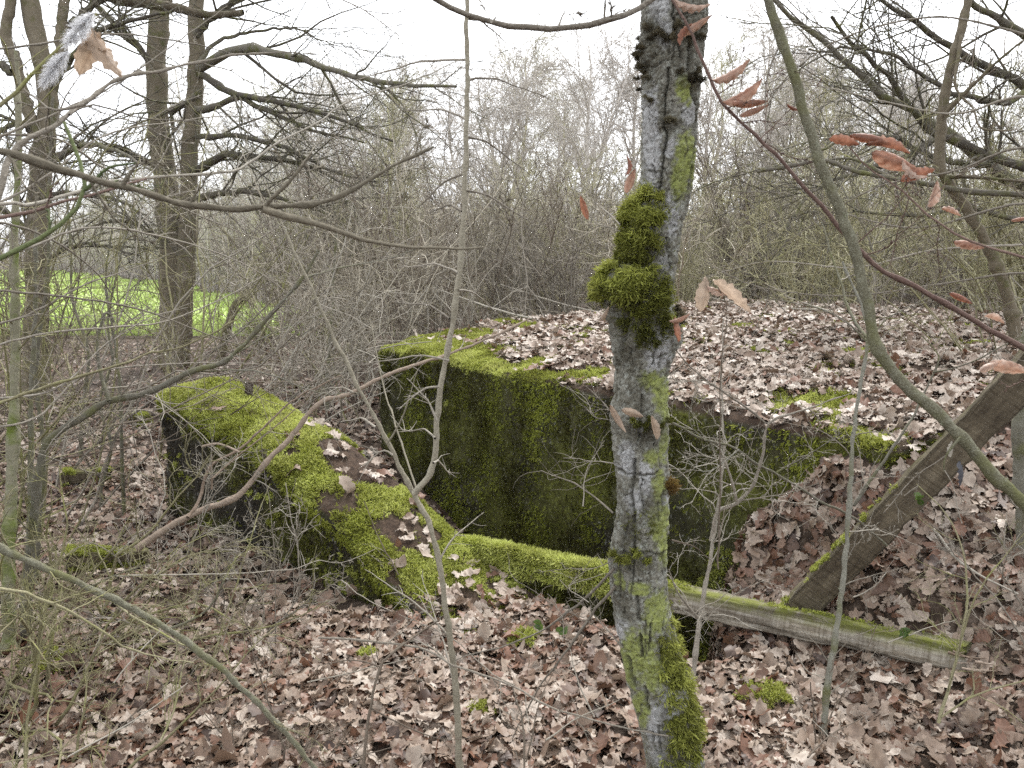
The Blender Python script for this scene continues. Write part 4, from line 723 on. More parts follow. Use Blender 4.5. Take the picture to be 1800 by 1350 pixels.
branch('spreading_sapling', 'sapling outside the left edge whose many thin branches cross the left half', 'sapling', [
  ([(-190, 1500), (-170, 1000), (-150, 600), (-140, 200), (-120, -200)], 3.0, .022, .012)]+[(p, (3.0, 3.0+e), .0052, .0011) for p, e in (
  ([(-150, 300), (60, 215), (200, 150), (330, 60), (400, 10)], .8), ([(-150, 420), (50, 330), (180, 240), (300, 215), (420, 205), (560, 235)], 1.3), ([(-150, 520), (40, 440), (160, 400), (300, 420), (440, 470), (560, 560), (640, 640)], 1.2), ([(-150, 600), (30, 560), (150, 500), (240, 470), (340, 430)], .9), ([(-150, 650), (60, 590), (200, 575), (290, 565), (390, 525), (470, 480), (560, 420)], 1.4),
  ([(-150, 250), (80, 240), (190, 300), (330, 370), (480, 430), (640, 480), (700, 520)], 1.6), ([(-150, 700), (80, 690), (180, 610), (260, 560), (330, 540)], .7), ([(-150, 500), (100, 520), (250, 545), (400, 600), (560, 640), (660, 640)], 1.3), ([(-150, 760), (50, 740), (150, 660), (300, 640), (450, 640), (600, 655)], 1.2), ([(-150, 100), (50, 80), (180, 60), (300, 70), (420, 100), (520, 160)], 1.5), ([(-150, 380), (40, 400), (160, 470), (230, 560), (330, 610)], 1.0))], TW_GREY, 15, .12, .5, rmax=.0022)
branch('reaching_sapling', 'sapling outside the right edge with thin branches reaching left behind the arching stem', 'sapling', [
  ([(1990, 1100), (1975, 700), (1960, 400), (1955, 100), (1940, -200)], 4.6, .026, .015)]+[(p, (4.6, 4.6+e), .008, .0018) for p, e in (
  ([(1958, 100), (1800, 60), (1650, 30), (1500, 60), (1400, 120), (1330, 200)], .8), ([(1958, 200), (1800, 170), (1680, 200), (1560, 180), (1420, 150), (1300, 170)], 1), ([(1960, 300), (1800, 260), (1680, 300), (1540, 330), (1420, 400), (1330, 470)], 1.2), ([(1962, 420), (1800, 430), (1640, 440), (1500, 470), (1350, 460), (1230, 490)], 1.4), ([(1965, 500), (1800, 480), (1650, 500), (1480, 520), (1320, 500), (1210, 440)], 1.6), ([(1960, 350), (1780, 360), (1620, 400), (1500, 380), (1380, 340), (1260, 340)], 1.3))], TW_GREY, 12, .2, .6, TW_OLIVE, rmax=.0032)
branch('top_hanging_twig', 'fine budded twig hanging from the top edge left of the forked sapling', 'branch', [([(480, -160), (560, -30), (640, 18), (700, 62), (735, 88)], (3.6, 3.8), .004, .0012), ([(640, 18), (690, 25), (720, 12)], 3.7, .002, .001), ([(560, -30), (590, 40), (585, 85)], 3.7, .002, .001)], TW_BROWN, 8, .1, .3, rmax=.0018)
# small thorny shrubs between the trunk and the leaning post
branch('thorny_sapling', 'grey thorny sapling with zigzag twigs just right of the big trunk', 'sapling', [
  ([(1215, 1240), (1222, 1150), (1235, 1060), (1248, 985), (1258, 920), (1268, 850), (1272, 790), (1268, 700), (1270, 610), (1272, 560)], (2.75, 2.85), .0095, .0018),
  ([(1250, 950), (1262, 900), (1295, 885), (1325, 850), (1340, 800), (1352, 745), (1400, 725), (1500, 690)], (2.8, 2.6), .0075, .0015), ([(1295, 885), (1288, 850), (1270, 800), (1255, 770)], (2.75, 2.6), .005, .0015), ([(1230, 1090), (1190, 1040), (1175, 1000)], 2.7, .004, .0015), ([(1345, 745), (1310, 715), (1250, 675), (1200, 630), (1180, 590)], (2.6, 2.4), .004, .0015), ([(1300, 880), (1370, 870), (1440, 850)], (2.75, 2.6), .003, .001)], TW_GREY, 15, .08, .35, TW_PALE, wob=.26, rmax=.0024)
branch('crossing_thorn_branch', 'thorny lichened branch crossing low from the big trunk towards the leaning post', 'branch', [
  ([(1130, 730), (1185, 745), (1235, 772), (1285, 785), (1330, 815), (1385, 845), (1440, 880), (1500, 910), (1560, 960)], (2.55, 2.9), .0035, .0045), ([(1365, 830), (1420, 800), (1480, 760)], 2.7, .003, .001), ([(1300, 790), (1240, 830), (1190, 790)], 2.6, .002, .001), ([(1240, 775), (1210, 740), (1230, 680)], 2.6, .002, .001)], LICHEN_BR, 16, .06, .3, TW_PALE, wob=.28, rmax=.002)
branch('pale_sapling', 'pale upright sapling standing in front of the leaning post', 'sapling', [
  ([(1436, 1420), (1445, 1310), (1455, 1200), (1468, 1120), (1480, 1040), (1490, 930), (1495, 850), (1500, 760), (1510, 690), (1525, 600), (1515, 540), (1480, 460)], (2.55, 3.0), .0115, .004),
  ([(1500, 890), (1560, 800), (1600, 740), (1620, 700), (1650, 630), (1620, 590)], (2.8, 3.1), .006, .002), ([(1522, 600), (1480, 560), (1430, 540), (1350, 525)], (2.95, 3.1), .004, .0015), ([(1520, 610), (1560, 560), (1640, 520)], 3, .003, .001), ([(1640, 655), (1700, 640), (1800, 590)], (3, 2.8), .003, .0015)], LICHEN_BR, 14, .08, .35, TW_GREY, rmax=.0024)
branch('thin_dark_seedling', 'thin dark seedling stem in front of the pale sapling foot', 'sapling', [([(1440, 1400), (1432, 1280), (1425, 1200)], 2.5, .004, .002), ([(1436, 1310), (1470, 1240), (1520, 1150), (1540, 1100)], (2.5, 2.4), .003, .001)], TW_BROWN, 6, .05, .2)
ls = branch('leafy_seedling', 'slim seedling carrying two large pale hanging leaves right of the trunk', 'sapling', [([(1262, 1000), (1266, 850), (1265, 740), (1268, 640), (1278, 545), (1262, 505)], (2.45, 2.3), .003, .0012)], TW_BROWN, 4, .04, .15)
curled(r, 1240, 518, 2.3, 62, 80, LEAF_TAN, ls, 'dead_leaf', 1.2, .9, .55); curled(r, 1285, 522, 2.3, 88, -40, LEAF_TAN, ls, 'dead_leaf', 1.6, 1.0, .42); curled(r, 1262, 510, 2.31, 44, -20, LEAF_COPPER, ls, 'dead_leaf', 1.8, .9, .5)
branch('right_thin_sapling', 'thin bare sapling forking near the right edge below the fallen beam end', 'sapling', [([(1650, 1270), (1670, 1200), (1690, 1120), (1700, 1040), (1690, 960), (1660, 900), (1610, 850)], (2.45, 2.7), .0055, .0015), ([(1690, 1120), (1720, 1040), (1780, 960), (1850, 880)], (2.45, 2.5), .003, .001), ([(1655, 1260), (1720, 1220), (1820, 1190)], 2.45, .0035, .002)], TW_OLIVE, 10, .06, .3, rmax=.002)
branch('pale_bent_stick', 'bleached bent stick leaning in the leaves near the right edge', 'stick', [([(1640, 930), (1680, 980), (1720, 1010), (1760, 1030), (1790, 1045)], (2.95, 2.85), .005, .003)], TW_PALE, 2, .03, .1)
branch('right_edge_post', 'grey-green trunk of a small tree at the right edge holding up the leaning post', 'tree', [([(1805, 960), (1800, 860), (1795, 780), (1800, 690), (1815, 560), (1830, 300), (1850, -100)], (3.05, 3.1), .034, .022)], LICHEN_BR, 3, .3, .7, TW_GREY)
# foreground seedlings and fallen sticks
branch('bent_seedling', 'bent bare seedling at the bottom edge left of the forked sapling', 'sapling', [([(632, 1400), (640, 1330), (648, 1260), (660, 1200), (672, 1165), (700, 1140), (735, 1115), (770, 1090)], (2.2, 2.35), .0055, .0022), ([(668, 1172), (620, 1160), (560, 1170)], 2.25, .0025, .001), ([(652, 1245), (700, 1270), (780, 1300), (860, 1290)], (2.2, 2.3), .0025, .001)], TW_BROWN, 7, .05, .2, rmax=.002)
branch('long_grey_twig', 'long grey twig running right across the leaves to the big trunk', 'branch', [([(560, 1120), (640, 1126), (740, 1140), (800, 1170), (900, 1205), (960, 1240), (1030, 1262), (1100, 1280), (1175, 1294)], (2.5, 2.0), .004, .0022), ([(905, 1205), (860, 1180), (790, 1120), (700, 1080)], (2.35, 2.6), .002, .001)], TW_GREY, 12, .04, .2, rmax=.0016)
branch('brown_seedling', 'thin brown seedling at the bottom edge between sapling and big trunk', 'sapling', [([(925, 1400), (920, 1300), (918, 1260), (908, 1235)], 2.3, .004, .0025), ([(925, 1340), (950, 1230), (990, 1150)], (2.3, 2.4), .0025, .001)], TW_BROWN, 5, .04, .15)
branch('white_wall_twig', 'thin white dead twig hanging in front of the wing wall', 'branch', [([(200, 1012), (330, 1010), (420, 1008), (480, 1003), (520, 1000), (560, 985), (600, 990), (660, 965)], (3.1, 3.5), .0032, .001)], TW_PALE, 8, .04, .14, rmax=.0015)
branch('upright_wall_twig', 'slim upright twig with tiny buds in front of the wing wall', 'sapling', [([(484, 1200), (484, 1040), (478, 920), (465, 830), (458, 760)], (3.2, 3.4), .003, .001), ([(485, 970), (505, 900), (520, 840)], 3.3, .0016, .0008)], TW_GREY, 8, .04, .14, rmax=.0013)
branch('slanting_wall_twig', 'slanting bare twig rising from the leaves below the wing wall', 'sapling', [([(330, 1260), (370, 1170), (395, 1090), (440, 950), (455, 900), (475, 850)], (2.9, 3.3), .0042, .0012)], TW_OLIVE, 9, .04, .18, rmax=.0015)
for k, (x0, y0, x1, y1, d) in enumerate([(388, 1145, 445, 990, 2.9), (350, 1030, 335, 1090, 3), (200, 1200, 300, 1090, 2.5), (700, 1010, 640, 880, 3.2), (1045, 1260, 1000, 1130, 2.4), (1560, 1130, 1680, 1090, 2.7), (1420, 1330, 1520, 1260, 2.2), (600, 1020, 690, 1075, 3.2), (120, 1330, 330, 1200, 2.2), (180, 1310, 350, 1150, 2.3), (540, 1200, 760, 1150, 2.7), (1500, 1050, 1560, 1005, 2.9), (1180, 950, 1250, 985, 2.6), (1400, 1150, 1440, 1190, 2.6), (960, 1300, 1090, 1230, 2.2), (60, 1270, 200, 1100, 2.3)]):
    rr = np.random.default_rng(300+k); P = trace([(x0, y0), ((x0+x1)/2+rr.normal(0, 8), (y0+y1)/2+rr.normal(0, 8)), (x1, y1)], (d, d+.15), seed=k); R = knots(len(P), .0028, .0012, k); root = thing('fallen_twig', 'thin dead twig '+['standing in the leaves below the wing wall', 'short, by the white twig left of the wing wall', 'low at the left, under the mossy low branch', 'leaning on the moss of the wing wall', 'just left of the big trunk foot', 'near the broken end of the fallen beam', 'at the bottom edge right of the big trunk', 'against the lower side of the wing wall', 'at the lower left corner', 'beside the lower left corner twig', 'lying left of the forked sapling', 'on the leaf bank beside the leaning post', 'in front of the bunker right of the trunk', 'below the middle of the fallen beam', 'at the bottom edge between seedling and trunk', 'slanting at the left edge near the bottom'][k], 'twig', P[0], 'dead twigs in the leaf litter')
    mb = MB(); addt(mb, P[None], R[None], 5, k); sob = mb.build('stem', TW_PALE if k % 3 else TW_BROWN, root); twigs_on(sob, P, R, 3, .03, .12, TW_PALE, k, rmax=.0012, sub=1, buds=False)
# feather and the hanging tan leaf
fea = thing('feather', 'small fluffy white feather caught on a twig at the upper left', 'feather', at(130, 60, 1.19)); n = 420
for (xa, ya, xb, yb, wdt) in ((165, 22, 120, 75, 22), (120, 88, 78, 145, 20)):
    t = rng.random(n); sgn = rng.choice([-1, 1], n); axp = np.stack([xa+(xb-xa)*t, ya+(yb-ya)*t], 1); dn = np.array((xb-xa, yb-ya), float); dn /= np.linalg.norm(dn); pr = np.array((-dn[1], dn[0]))
    S = np.array([at(x, y, 1.19) for x, y in axp]); tipp = axp+pr*(sgn*wdt*np.sin(np.clip(t*.8+.15, 0, 1)*math.pi)*rng.uniform(.5, 1.1, n))[:, None]+dn*rng.uniform(5, 22, n)[:, None]
    E = np.array([at(x, y, 1.19+rng.normal(0, .012)) for x, y in tipp]); Mi = (S+E)/2+rng.normal(0, .0015, (n, 3)); P = np.stack([S, Mi, E], 1); mb = MB(); addt(mb, P, np.tile(np.array((.00035, .00035, .0001)), (n, 1)), 3)
    mb.build('vane', FEATHER, fea); P = trace([(xa, ya), (xb, yb)], 1.19, 8, 0); mb = MB(); addt(mb, P[None], np.full((1, 8), .0006), 5); mb.build('shaft', FEATHER, fea)
hl = thing('hanging_leaf', 'single tan translucent dead leaf hanging at the upper left', 'leaf', at(168, 65, 1.2))
for (x, y, s, a) in ((158, 95, 80, 60), (185, 95, 85, -62), (170, 78, 50, -20)): curled(np.random.default_rng(x), x, y, 1.22, s, a, LEAF_TAN, hl, 'lobe', .8, .5, .5)
P = trace([(165, 50), (167, 66)], 1.2, 5, 0); mb = MB(); addt(mb, P[None], np.full((1, 5), .0006), 5); mb.build('stalk', TW_BROWN, hl)
bl = thing('dark_hanging_leaf', 'narrow dark blue-grey dead leaf hanging below the arching stem', 'leaf', at(1690, 790, 1.5)); curled(np.random.default_rng(3), 1692, 833, 1.5, 52, -78, mat_simple('dark_leaf', [(.3, (.06, .06, .07)), (.7, (.11, .11, .12))], 30, .6), bl, 'blade', .7, .5, .5); curled(np.random.default_rng(5), 1672, 790, 1.5, 30, 85, TW_PALE, bl, 'blade', 1.4, .5, .45)
for k, (px, py, d) in enumerate(((1592, 1110, 2.75), (985, 1105, 3.2), (1612, 875, 2.9), (985, 615, 6.4), (950, 1095, 3.25))):
    root = thing('seedling_leaves', 'tiny green seedling leaves '+['in front of the fallen beam end', 'at the tip of the wing wall', 'growing beside the leaning post', 'on top of the bunker', 'next to the mossy wall tip'][k], 'seedling', at(px, py, d)); rr = np.random.default_rng(k)
    for m in range(3): curled(rr, px+rr.normal(0, 10*2.8/d), py+rr.normal(0, 8*2.8/d), d-.02, 18*2.8/d, rr.uniform(0, 180), LEAF_GREEN, root, 'leaf', .5, None, .7)

# ------------------------------------------------------------------ generated shrubs
def shrub(r, nst, h, spread, base, r0, n1=7, n2=5, n3=3, lean=(0, 0), wob=.11, trop=.0, l1=(.35, .8), rm=.0016):
    th = r.uniform(0, 6.283, nst); S = np.column_stack([np.cos(th), np.sin(th), 0*th])*(base*np.sqrt(r.random(nst)))[:, None]; D = np.column_stack([np.cos(th)*spread*r.random(nst)+lean[0], np.sin(th)*spread*r.random(nst)+lean[1], np.ones(nst)])
    out = []; S[:, 2] = -.05; P, R = grow(r, S, D, h*r.uniform(.55, 1.1, nst), r0*r.uniform(.5, 1.1, nst), rm*1.3, 10, wob, trop); out.append((P, R, 4))
    if n1:
        S, D, q, t = kids(r, P, R, n1, .12, .97, .35, 1.0, .15); P, R = grow(r, S, D, h*r.uniform(l1[0], l1[1], len(S))*.38*(1.2-.6*t), np.maximum(q*.6, rm*1.5), rm, 6, wob*1.2, trop); out.append((P, R, 3))
    if n2:
        S, D, q, t = kids(r, P, R, n2, .15, .97, .4, 1.1, .05); P, R = grow(r, S, D, h*r.uniform(.06, .16, len(S)), np.maximum(q*.65, rm), rm*.7, 4, wob*1.4); out.append((P, R, 3))
    if n3:
        S, D, q, t = kids(r, P, R, n3, .2, 1., .4, 1.1); P, R = grow(r, S, D, h*r.uniform(.02, .06, len(S)), rm*.75, rm*.5, 3, wob*1.4); out.append((P, R, 3))
    return out
def shrub_obj(name, label, cat, loc, levels, mat, group=None):
    root = thing(name, label, cat, loc, group); off = np.array(loc, float); ns = len(levels[0][0])
    for k in range(ns):
        mb = MB(); addt(mb, levels[0][0][k:k+1]+off, levels[0][1][k:k+1], 5, k); st = mb.build('stem', mat, root); mb = MB()
        for P, R, sd in levels[1:]:
            c = len(P)//ns; addt(mb, P[k*c:(k+1)*c]+off, R[k*c:(k+1)*c], sd, k)
        tag(mb.build('twigs', mat, st), None, None, None, 'stuff')
    return root
# unique shrubs close by on the left
for k, (x, y, nst, h, sp, bs, r0, lean, mt, lab) in enumerate([
  (-1.72, 2.75, 13, 1.15, 1.0, .22, .009, (.3, -.1), TW_OLIVE, 'tangled olive shrub at the lower left corner'), (-1.95, 3.35, 12, 1.3, .9, .25, .010, (.3, 0), TW_OLIVE, 'mossy twiggy shrub behind the lower left corner shrub'), (-1.3, 2.3, 8, .8, 1.2, .2, .006, (.2, .1), TW_OLIVE, 'low grey brush at the bottom left edge'),
  (-2.6, 4.3, 6, 2.6, .4, .25, .012, (.15, -.05), TW_OLIVE, 'tall green-stemmed shrub left of the wing wall'), (-3.45, 5.6, 4, 3.0, .35, .35, .013, (.25, 0), TW_GREY, 'tall grey shrub between left edge and wing wall'), (-2.75, 6.6, 5, 2.8, .35, .3, .011, (.2, 0), TW_OLIVE, 'slender olive shrub behind the far end of the wing wall'),
  (-4.9, 7.0, 5, 3.4, .4, .4, .014, (.1, 0), TW_GREY, 'bushy grey shrub in front of the left tree'), (-1.6, 8.2, 12, 2.6, .45, .4, .010, (0, 0), TW_THICK, 'brown brush right behind the passage'), (-2.2, 9.4, 14, 3.0, .45, .45, .011, (.1, 0), TW_THICK, 'brown brush below the twin tree branches'), (-.7, 9.0, 14, 2.6, .5, .45, .009, (-.2, 0), TW_BROWN, 'dark twiggy brush at the left rear corner of the bunker'), (-3.6, 8.6, 3, 2.0, .45, .4, .010, (.1, 0), TW_GREY, 'sparse grey shrub in front of the meadow'), (3.4, 8.9, 12, 2.2, .9, .4, .012, (-.2, -.1), TW_THICKG, 'arching yellow-green shrub behind the right rear of the bunker'), (5.0, 8.2, 12, 2.6, .9, .4, .013, (-.4, -.1), TW_THICKG, 'wide arching olive shrub behind the gnarled tree'), (2.0, 9.6, 12, 2.0, .9, .4, .010, (0, -.1), TW_THICK, 'pale arching brush behind the leafy seedling'), (4.2, 6.6, 6, 1.8, .8, .3, .009, (-.3, 0), TW_PALE, 'sparse pale brush on the right of the bunker top'), (6.2, 9.5, 12, 3.2, .7, .5, .014, (-.4, -.1), TW_OLIVE, 'tall olive shrub at the right edge behind the bunker'), (-3.0, 3.6, 5, 2.6, .5, .25, .011, (.35, 0), TW_GREY, 'leaning grey shrub at the left edge'), (-2.2, 5.9, 6, 2.4, .7, .2, .008, (.5, .1), TW_PALE, 'pale leaning brush reaching over the wing wall'), (-4.2, 5.2, 4, 3.2, .5, .35, .013, (.3, 0), TW_OLIVE, 'olive shrub left of the meadow view'), (-1.0, 8.4, 10, 2.4, .8, .35, .009, (.1, 0), TW_PALE, 'pale brush between wing wall and bunker'), (-2.4, 10.6, 10, 2.2, .6, .5, .012, (.1, 0), TW_THICK, 'brown brush at the foot of the twin tree'), (-2.6, 4.9, 3, 3.0, .3, .15, .009, (.75, .1), TW_GREY, 'grey whips leaning right over the far end of the wing wall'), (-2.0, 6.8, 4, 3.0, .4, .2, .008, (.6, 0), TW_PALE, 'pale whips leaning right behind the wing wall'), (-3.6, 4.4, 3, 3.2, .3, .2, .010, (.8, .2), TW_BROWN, 'dark whips leaning in from the left edge'), (-1.5, 7.6, 4, 2.6, .5, .2, .007, (-.6, 0), TW_OLIVE, 'olive whips leaning left behind the passage'), (.3, 8.6, 5, 2.4, .7, .3, .008, (-.3, 0), TW_GREY, 'grey whips standing at the rear edge of the bunker'), (2.9, 7.4, 3, 2.2, .5, .2, .007, (.5, 0), TW_GREY, 'few grey whips growing on the bunker top'), (3.3, 5.2, 4, 2.6, .6, .2, .008, (-.3, 0), TW_OLIVE, 'olive whips rising right of the bunker top'), (-5.0, 8.5, 10, 2.6, .5, .35, .012, (0, 0), TW_BROWN, 'dense brown brush at the left edge beside the left oak'), (-1.15, 3.35, 6, .75, 1.1, .15, .005, (.1, 0), TW_GREY, 'low grey brush in the leaves below the wing wall'), (-1.6, 3.9, 6, .9, .9, .15, .005, (.3, 0), TW_PALE, 'pale low brush against the dark side of the wing wall'), (-.75, 2.55, 4, .5, 1.3, .12, .004, (0, 0), TW_BROWN, 'thin brown brush in the leaves at the bottom left of the forked sapling'), (1.75, 2.75, 5, .7, 1.0, .15, .0045, (-.2, 0), TW_GREY, 'low grey brush near the broken end of the fallen beam')]):
    r = np.random.default_rng(500+k); z = float(land(np.array([x]), np.array([y]))[0])
    shrub_obj('bare_shrub', lab, 'shrub', (x, y, z), shrub(r, nst, h, sp, bs, r0, 7, 4, 2, lean, wob=.14 if h > 2.3 else .2, rm=.0005*y**.9), mt, 'single bare shrubs')
for k, (x, y0, y1, d, r0, lab) in enumerate([(15, 1190, 250, 3.15, .026, 'smooth olive sapling trunk at the left edge'), (70, 1120, 330, 3.9, .014, 'lichen-crusted thin sapling near the left edge'), (185, 930, 560, 5.2, .012, 'straight thin green sapling left of the wing wall'), (218, 945, 480, 5.0, .012, 'slanting thin green sapling next to the wing wall end'), (150, 880, 440, 6.2, .016, 'thin dark sapling before the meadow'), (48, 1180, 560, 3.4, .017, 'mossy sapling stem beside the left edge sapling'), (575, 720, 480, 7.6, .016, 'pale bent sapling behind the wing wall')]):
    rr = np.random.default_rng(700+k); n = 6; pts = [(x+rr.normal(0, 7)+(t*t*(-30 if k in (3, 4) else 12)), y0+(y1-y0)*t) for t in np.linspace(0, 1, n)]; pts = pts+[(pts[-1][0]+rr.normal(0, 25), y1-160)]
    branch('young_sapling', lab, 'sapling', [(pts, (d, d+.2), r0, r0*.35)], LICHEN_BR if k != 0 else mat_bark('bark_olive', (.09, .085, .05), (.19, .18, .12), (.3, .28, .21), .3, 20), 10, .2, .8, TW_OLIVE, rmax=.0035, wob=.13)

# ------------------------------------------------------------------ trees that can be told apart
def limb_twigs(mb, P, R, r, n1, L1, n2, n3, trop=-.01, a=(.4, 1.1), wob=.14, rr=.4):
    S, D, q, t = kids(r, P[None], R[None], n1, .12, 1, a[0], a[1]); P1, R1 = grow(r, S, D, L1*r.uniform(.4, 1.1, n1)*(1.15-.5*t), np.maximum(q*rr, .0065), .003, 8, wob, trop); addt(mb, P1, R1, 4)
    S, D, q, t = kids(r, P1, R1, n2, .1, 1, .4, 1.1); P2, R2 = grow(r, S, D, L1*r.uniform(.15, .4, len(S)), np.maximum(q*.55, .0035), .002, 5, wob, trop); addt(mb, P2, R2, 3)
    S, D, q, t = kids(r, P2, R2, n3, .15, 1, .4, 1.1); P3, R3 = grow(r, S, D, L1*r.uniform(.05, .15, len(S)), 0.0022, .0014, 3, wob); addt(mb, P3, R3, 3)
def bare_tree(name, label, trunks, limbs, mat, lmat, seed, L1=1.1, n1=14, n2=6, n3=3, tsides=20, aa=(.25, .8), rr=.4):
    root = None
    for k, (pts, d, r0, r1) in enumerate(trunks):
        P = trace(pts, d, 60, .02, seed+k); R = knots(60, r0, r1, seed+k, .05)*(1+.35*np.exp(-np.linspace(0, 1, 60)*18)*(k == 0))
        v, q, A = tubes(P[None], R[None], tsides, seed); v = v+unit(v-np.repeat(P, tsides, 0))*(r0*.13*fbm(v*np.array((1, 1, .3)), 4, 9))[:, None]
        if root is None: root = thing(name, label, 'tree', P[0])
        mb = MB(); mb.add(v, q=q, a=A); mb.build('trunk', mat, root)
    r = np.random.default_rng(seed)
    for k, (pts, d, r0, r1) in enumerate(limbs):
        P = trace(pts, d, 26, .03, seed+k+9); R = knots(26, r0, r1, seed+k); mb = MB(); addt(mb, P[None], R[None], 8, k); limb_twigs(mb, P, R, r, n1, L1, n2, n3, -.015, aa); mb.build('limb', lmat, root)
    return root
bare_tree('twin_tree', 'tall oak with two dark trunks from one base beside the meadow', [([(308, 660), (306, 600), (303, 500), (300, 420), (292, 330), (280, 230), (274, 150), (278, 60), (288, -60), (300, -400)], 11.8, .175, .09), ([(314, 668), (320, 600), (326, 500), (330, 380), (333, 280), (340, 190), (346, 110), (345, 30), (352, -80), (380, -400)], 11.7, .12, .085)],
  [([(350, 120), (385, 100), (430, 84), (500, 98), (560, 115), (620, 135), (700, 148), (800, 152)], (11.6, 9.5), .07, .015), ([(352, 130), (400, 160), (450, 172), (520, 188), (600, 212), (690, 250)], (11.6, 10), .05, .012), ([(345, 195), (385, 185), (420, 172), (470, 195), (540, 225), (640, 250)], (11.6, 10.5), .05, .01), ([(340, 300), (365, 290), (400, 272), (460, 278), (530, 288), (620, 330)], (11.6, 10.4), .06, .012), ([(342, 352), (375, 342), (430, 338), (500, 352), (600, 385)], (11.6, 10), .05, .01), ([(288, 300), (240, 275), (190, 255), (130, 262), (60, 285)], (11.8, 10.5), .05, .01), ([(275, 130), (250, 90), (210, 50), (170, 10), (120, -60)], (11.8, 11), .05, .02), ([(352, 160), (330, 180), (310, 190), (300, 200)], (11.6, 11.7), .05, .04), ([(350, 110), (380, 75), (430, 60), (520, 50), (560, 70)], (11.6, 12), .03, .008), ([(345, 60), (400, 10), (500, -40), (600, -60)], (11.6, 11), .05, .02), ([(300, 430), (250, 400), (200, 390), (120, 410)], (11.7, 11), .03, .008), ([(345, 240), (420, 240), (500, 260), (580, 300), (660, 320)], (11.6, 9.8), .04, .01)], BARK_OAK, BARK_MOSSY, 40, 2.0, 13, 6, 2)
bare_tree('left_oak', 'mossy oak with several grey stems at the left edge', [([(55, 720), (62, 640), (64, 520), (66, 400), (72, 300), (82, 215), (84, 160), (70, 90), (55, 20), (40, -150), (30, -400)], 9.2, .125, .07), ([(80, 230), (88, 170), (105, 100), (108, 40), (120, -60), (140, -300)], 9.2, .06, .045), ([(60, 240), (30, 120), (10, 60), (22, -20), (40, -250)], 9.1, .06, .045)],
  [([(70, 300), (100, 280), (150, 255), (200, 265), (270, 300)], (9.2, 8), .04, .01), ([(85, 160), (120, 110), (170, 60), (220, 40), (300, 20)], (9.2, 8.5), .04, .012), ([(60, 420), (20, 380), (-40, 350)], 9.2, .04, .01), ([(65, 480), (110, 440), (170, 430), (240, 450)], (9.2, 8.5), .03, .008), ([(20, 130), (-30, 90), (-90, 60)], 9, .04, .02), ([(105, 60), (150, 20), (210, -20)], (9.2, 9.5), .04, .02), ([(66, 350), (120, 340), (200, 350), (260, 380)], (9.2, 8), .03, .008), ([(75, 250), (40, 220), (0, 230), (-60, 260)], (9.2, 8.5), .04, .01)], BARK_OAK, BARK_MOSSY, 60, 1.6, 13, 6, 2)
branch('broken_limb', 'thick broken dead limb hanging along the top edge at the twin tree', 'branch', [([(120, -40), (200, -5), (250, 5), (310, 14), (350, 24), (390, 26), (428, 22)], 9.5, .075, .03)], BARK_OAK, 5, .3, .8, BARK_MOSSY, rmax=.006)
branch('mossy_stump', 'short dark leaning broken stem beside the meadow', 'stump', [([(385, 640), (400, 580), (412, 540), (430, 520)], (11, 11), .06, .045), ([(425, 524), (440, 517)], 11, .05, .03)], BARK_OAK, 2, .1, .3)
bare_tree('right_oak', 'spreading oak outside the right edge with long drooping lichened limbs', [([(2080, 720), (2070, 500), (2060, 300), (2030, 100), (2010, -100), (2000, -400)], 8.0, .24, .16)],
  [([(2040, 360), (1900, 350), (1820, 335), (1740, 290), (1660, 232), (1600, 190), (1545, 165), (1480, 100), (1400, 35), (1340, -20)], (8, 7.4), .075, .014), ([(2040, 250), (1900, 250), (1800, 150), (1720, 110), (1640, 60), (1580, 20), (1500, -30)], (8, 7), .06, .012), ([(2030, 180), (1880, 120), (1800, 60), (1730, 20), (1680, -20)], (8, 7.2), .06, .02), ([(1900, 350), (1820, 300), (1700, 260), (1620, 215), (1560, 130), (1500, 80), (1460, 30)], (7.6, 6.8), .05, .012), ([(2040, 400), (1900, 400), (1800, 390), (1700, 370), (1600, 380), (1500, 370)], (8, 6.5), .04, .008), ([(1740, 290), (1650, 280), (1560, 240), (1480, 250), (1400, 290)], (7.5, 6.5), .03, .006), ([(1820, 150), (1760, 180), (1650, 150), (1550, 90), (1420, 90)], (7.3, 6.6), .03, .006), ([(1660, 232), (1600, 270), (1520, 300), (1440, 330), (1380, 400)], (7.4, 6.5), .03, .006)], BARK_OAK, BARK_MOSSY, 80, 1.4, 15, 6, 2, aa=(.3, 1.0))
branch('gnarled_tree', 'gnarled dark slim tree bending along the right side', 'tree', [([(1800, 760), (1790, 650), (1778, 550), (1760, 490), (1735, 430), (1700, 370), (1665, 318), (1652, 290), (1655, 210), (1668, 130), (1690, 50), (1705, -30), (1720, -250)], (5.4, 5.2), .038, .024), ([(1655, 205), (1690, 170), (1740, 120), (1800, 70)], (5.2, 5), .014, .005), ([(1690, 60), (1680, 150), (1710, 190), (1725, 225), (1780, 230)], (5.2, 5), .01, .004), ([(1662, 310), (1720, 312), (1800, 320)], (5.3, 5), .012, .006)], BARK_OAK, 16, .2, .7, TW_BROWN, rmax=.005)
branch('mossy_horizontal_branch', 'mossy broken-ended branch reaching in level from the right edge', 'branch', [([(2050, 380), (1900, 350), (1800, 342), (1700, 336), (1620, 322), (1560, 312), (1500, 300), (1450, 283), (1400, 290), (1330, 302)], (5, 5.6), .022, .010), ([(1560, 310), (1500, 280), (1440, 282)], (5.4, 5.5), .012, .005)], BARK_MOSSY, 16, .15, .6, TW_OLIVE, rmax=.004)
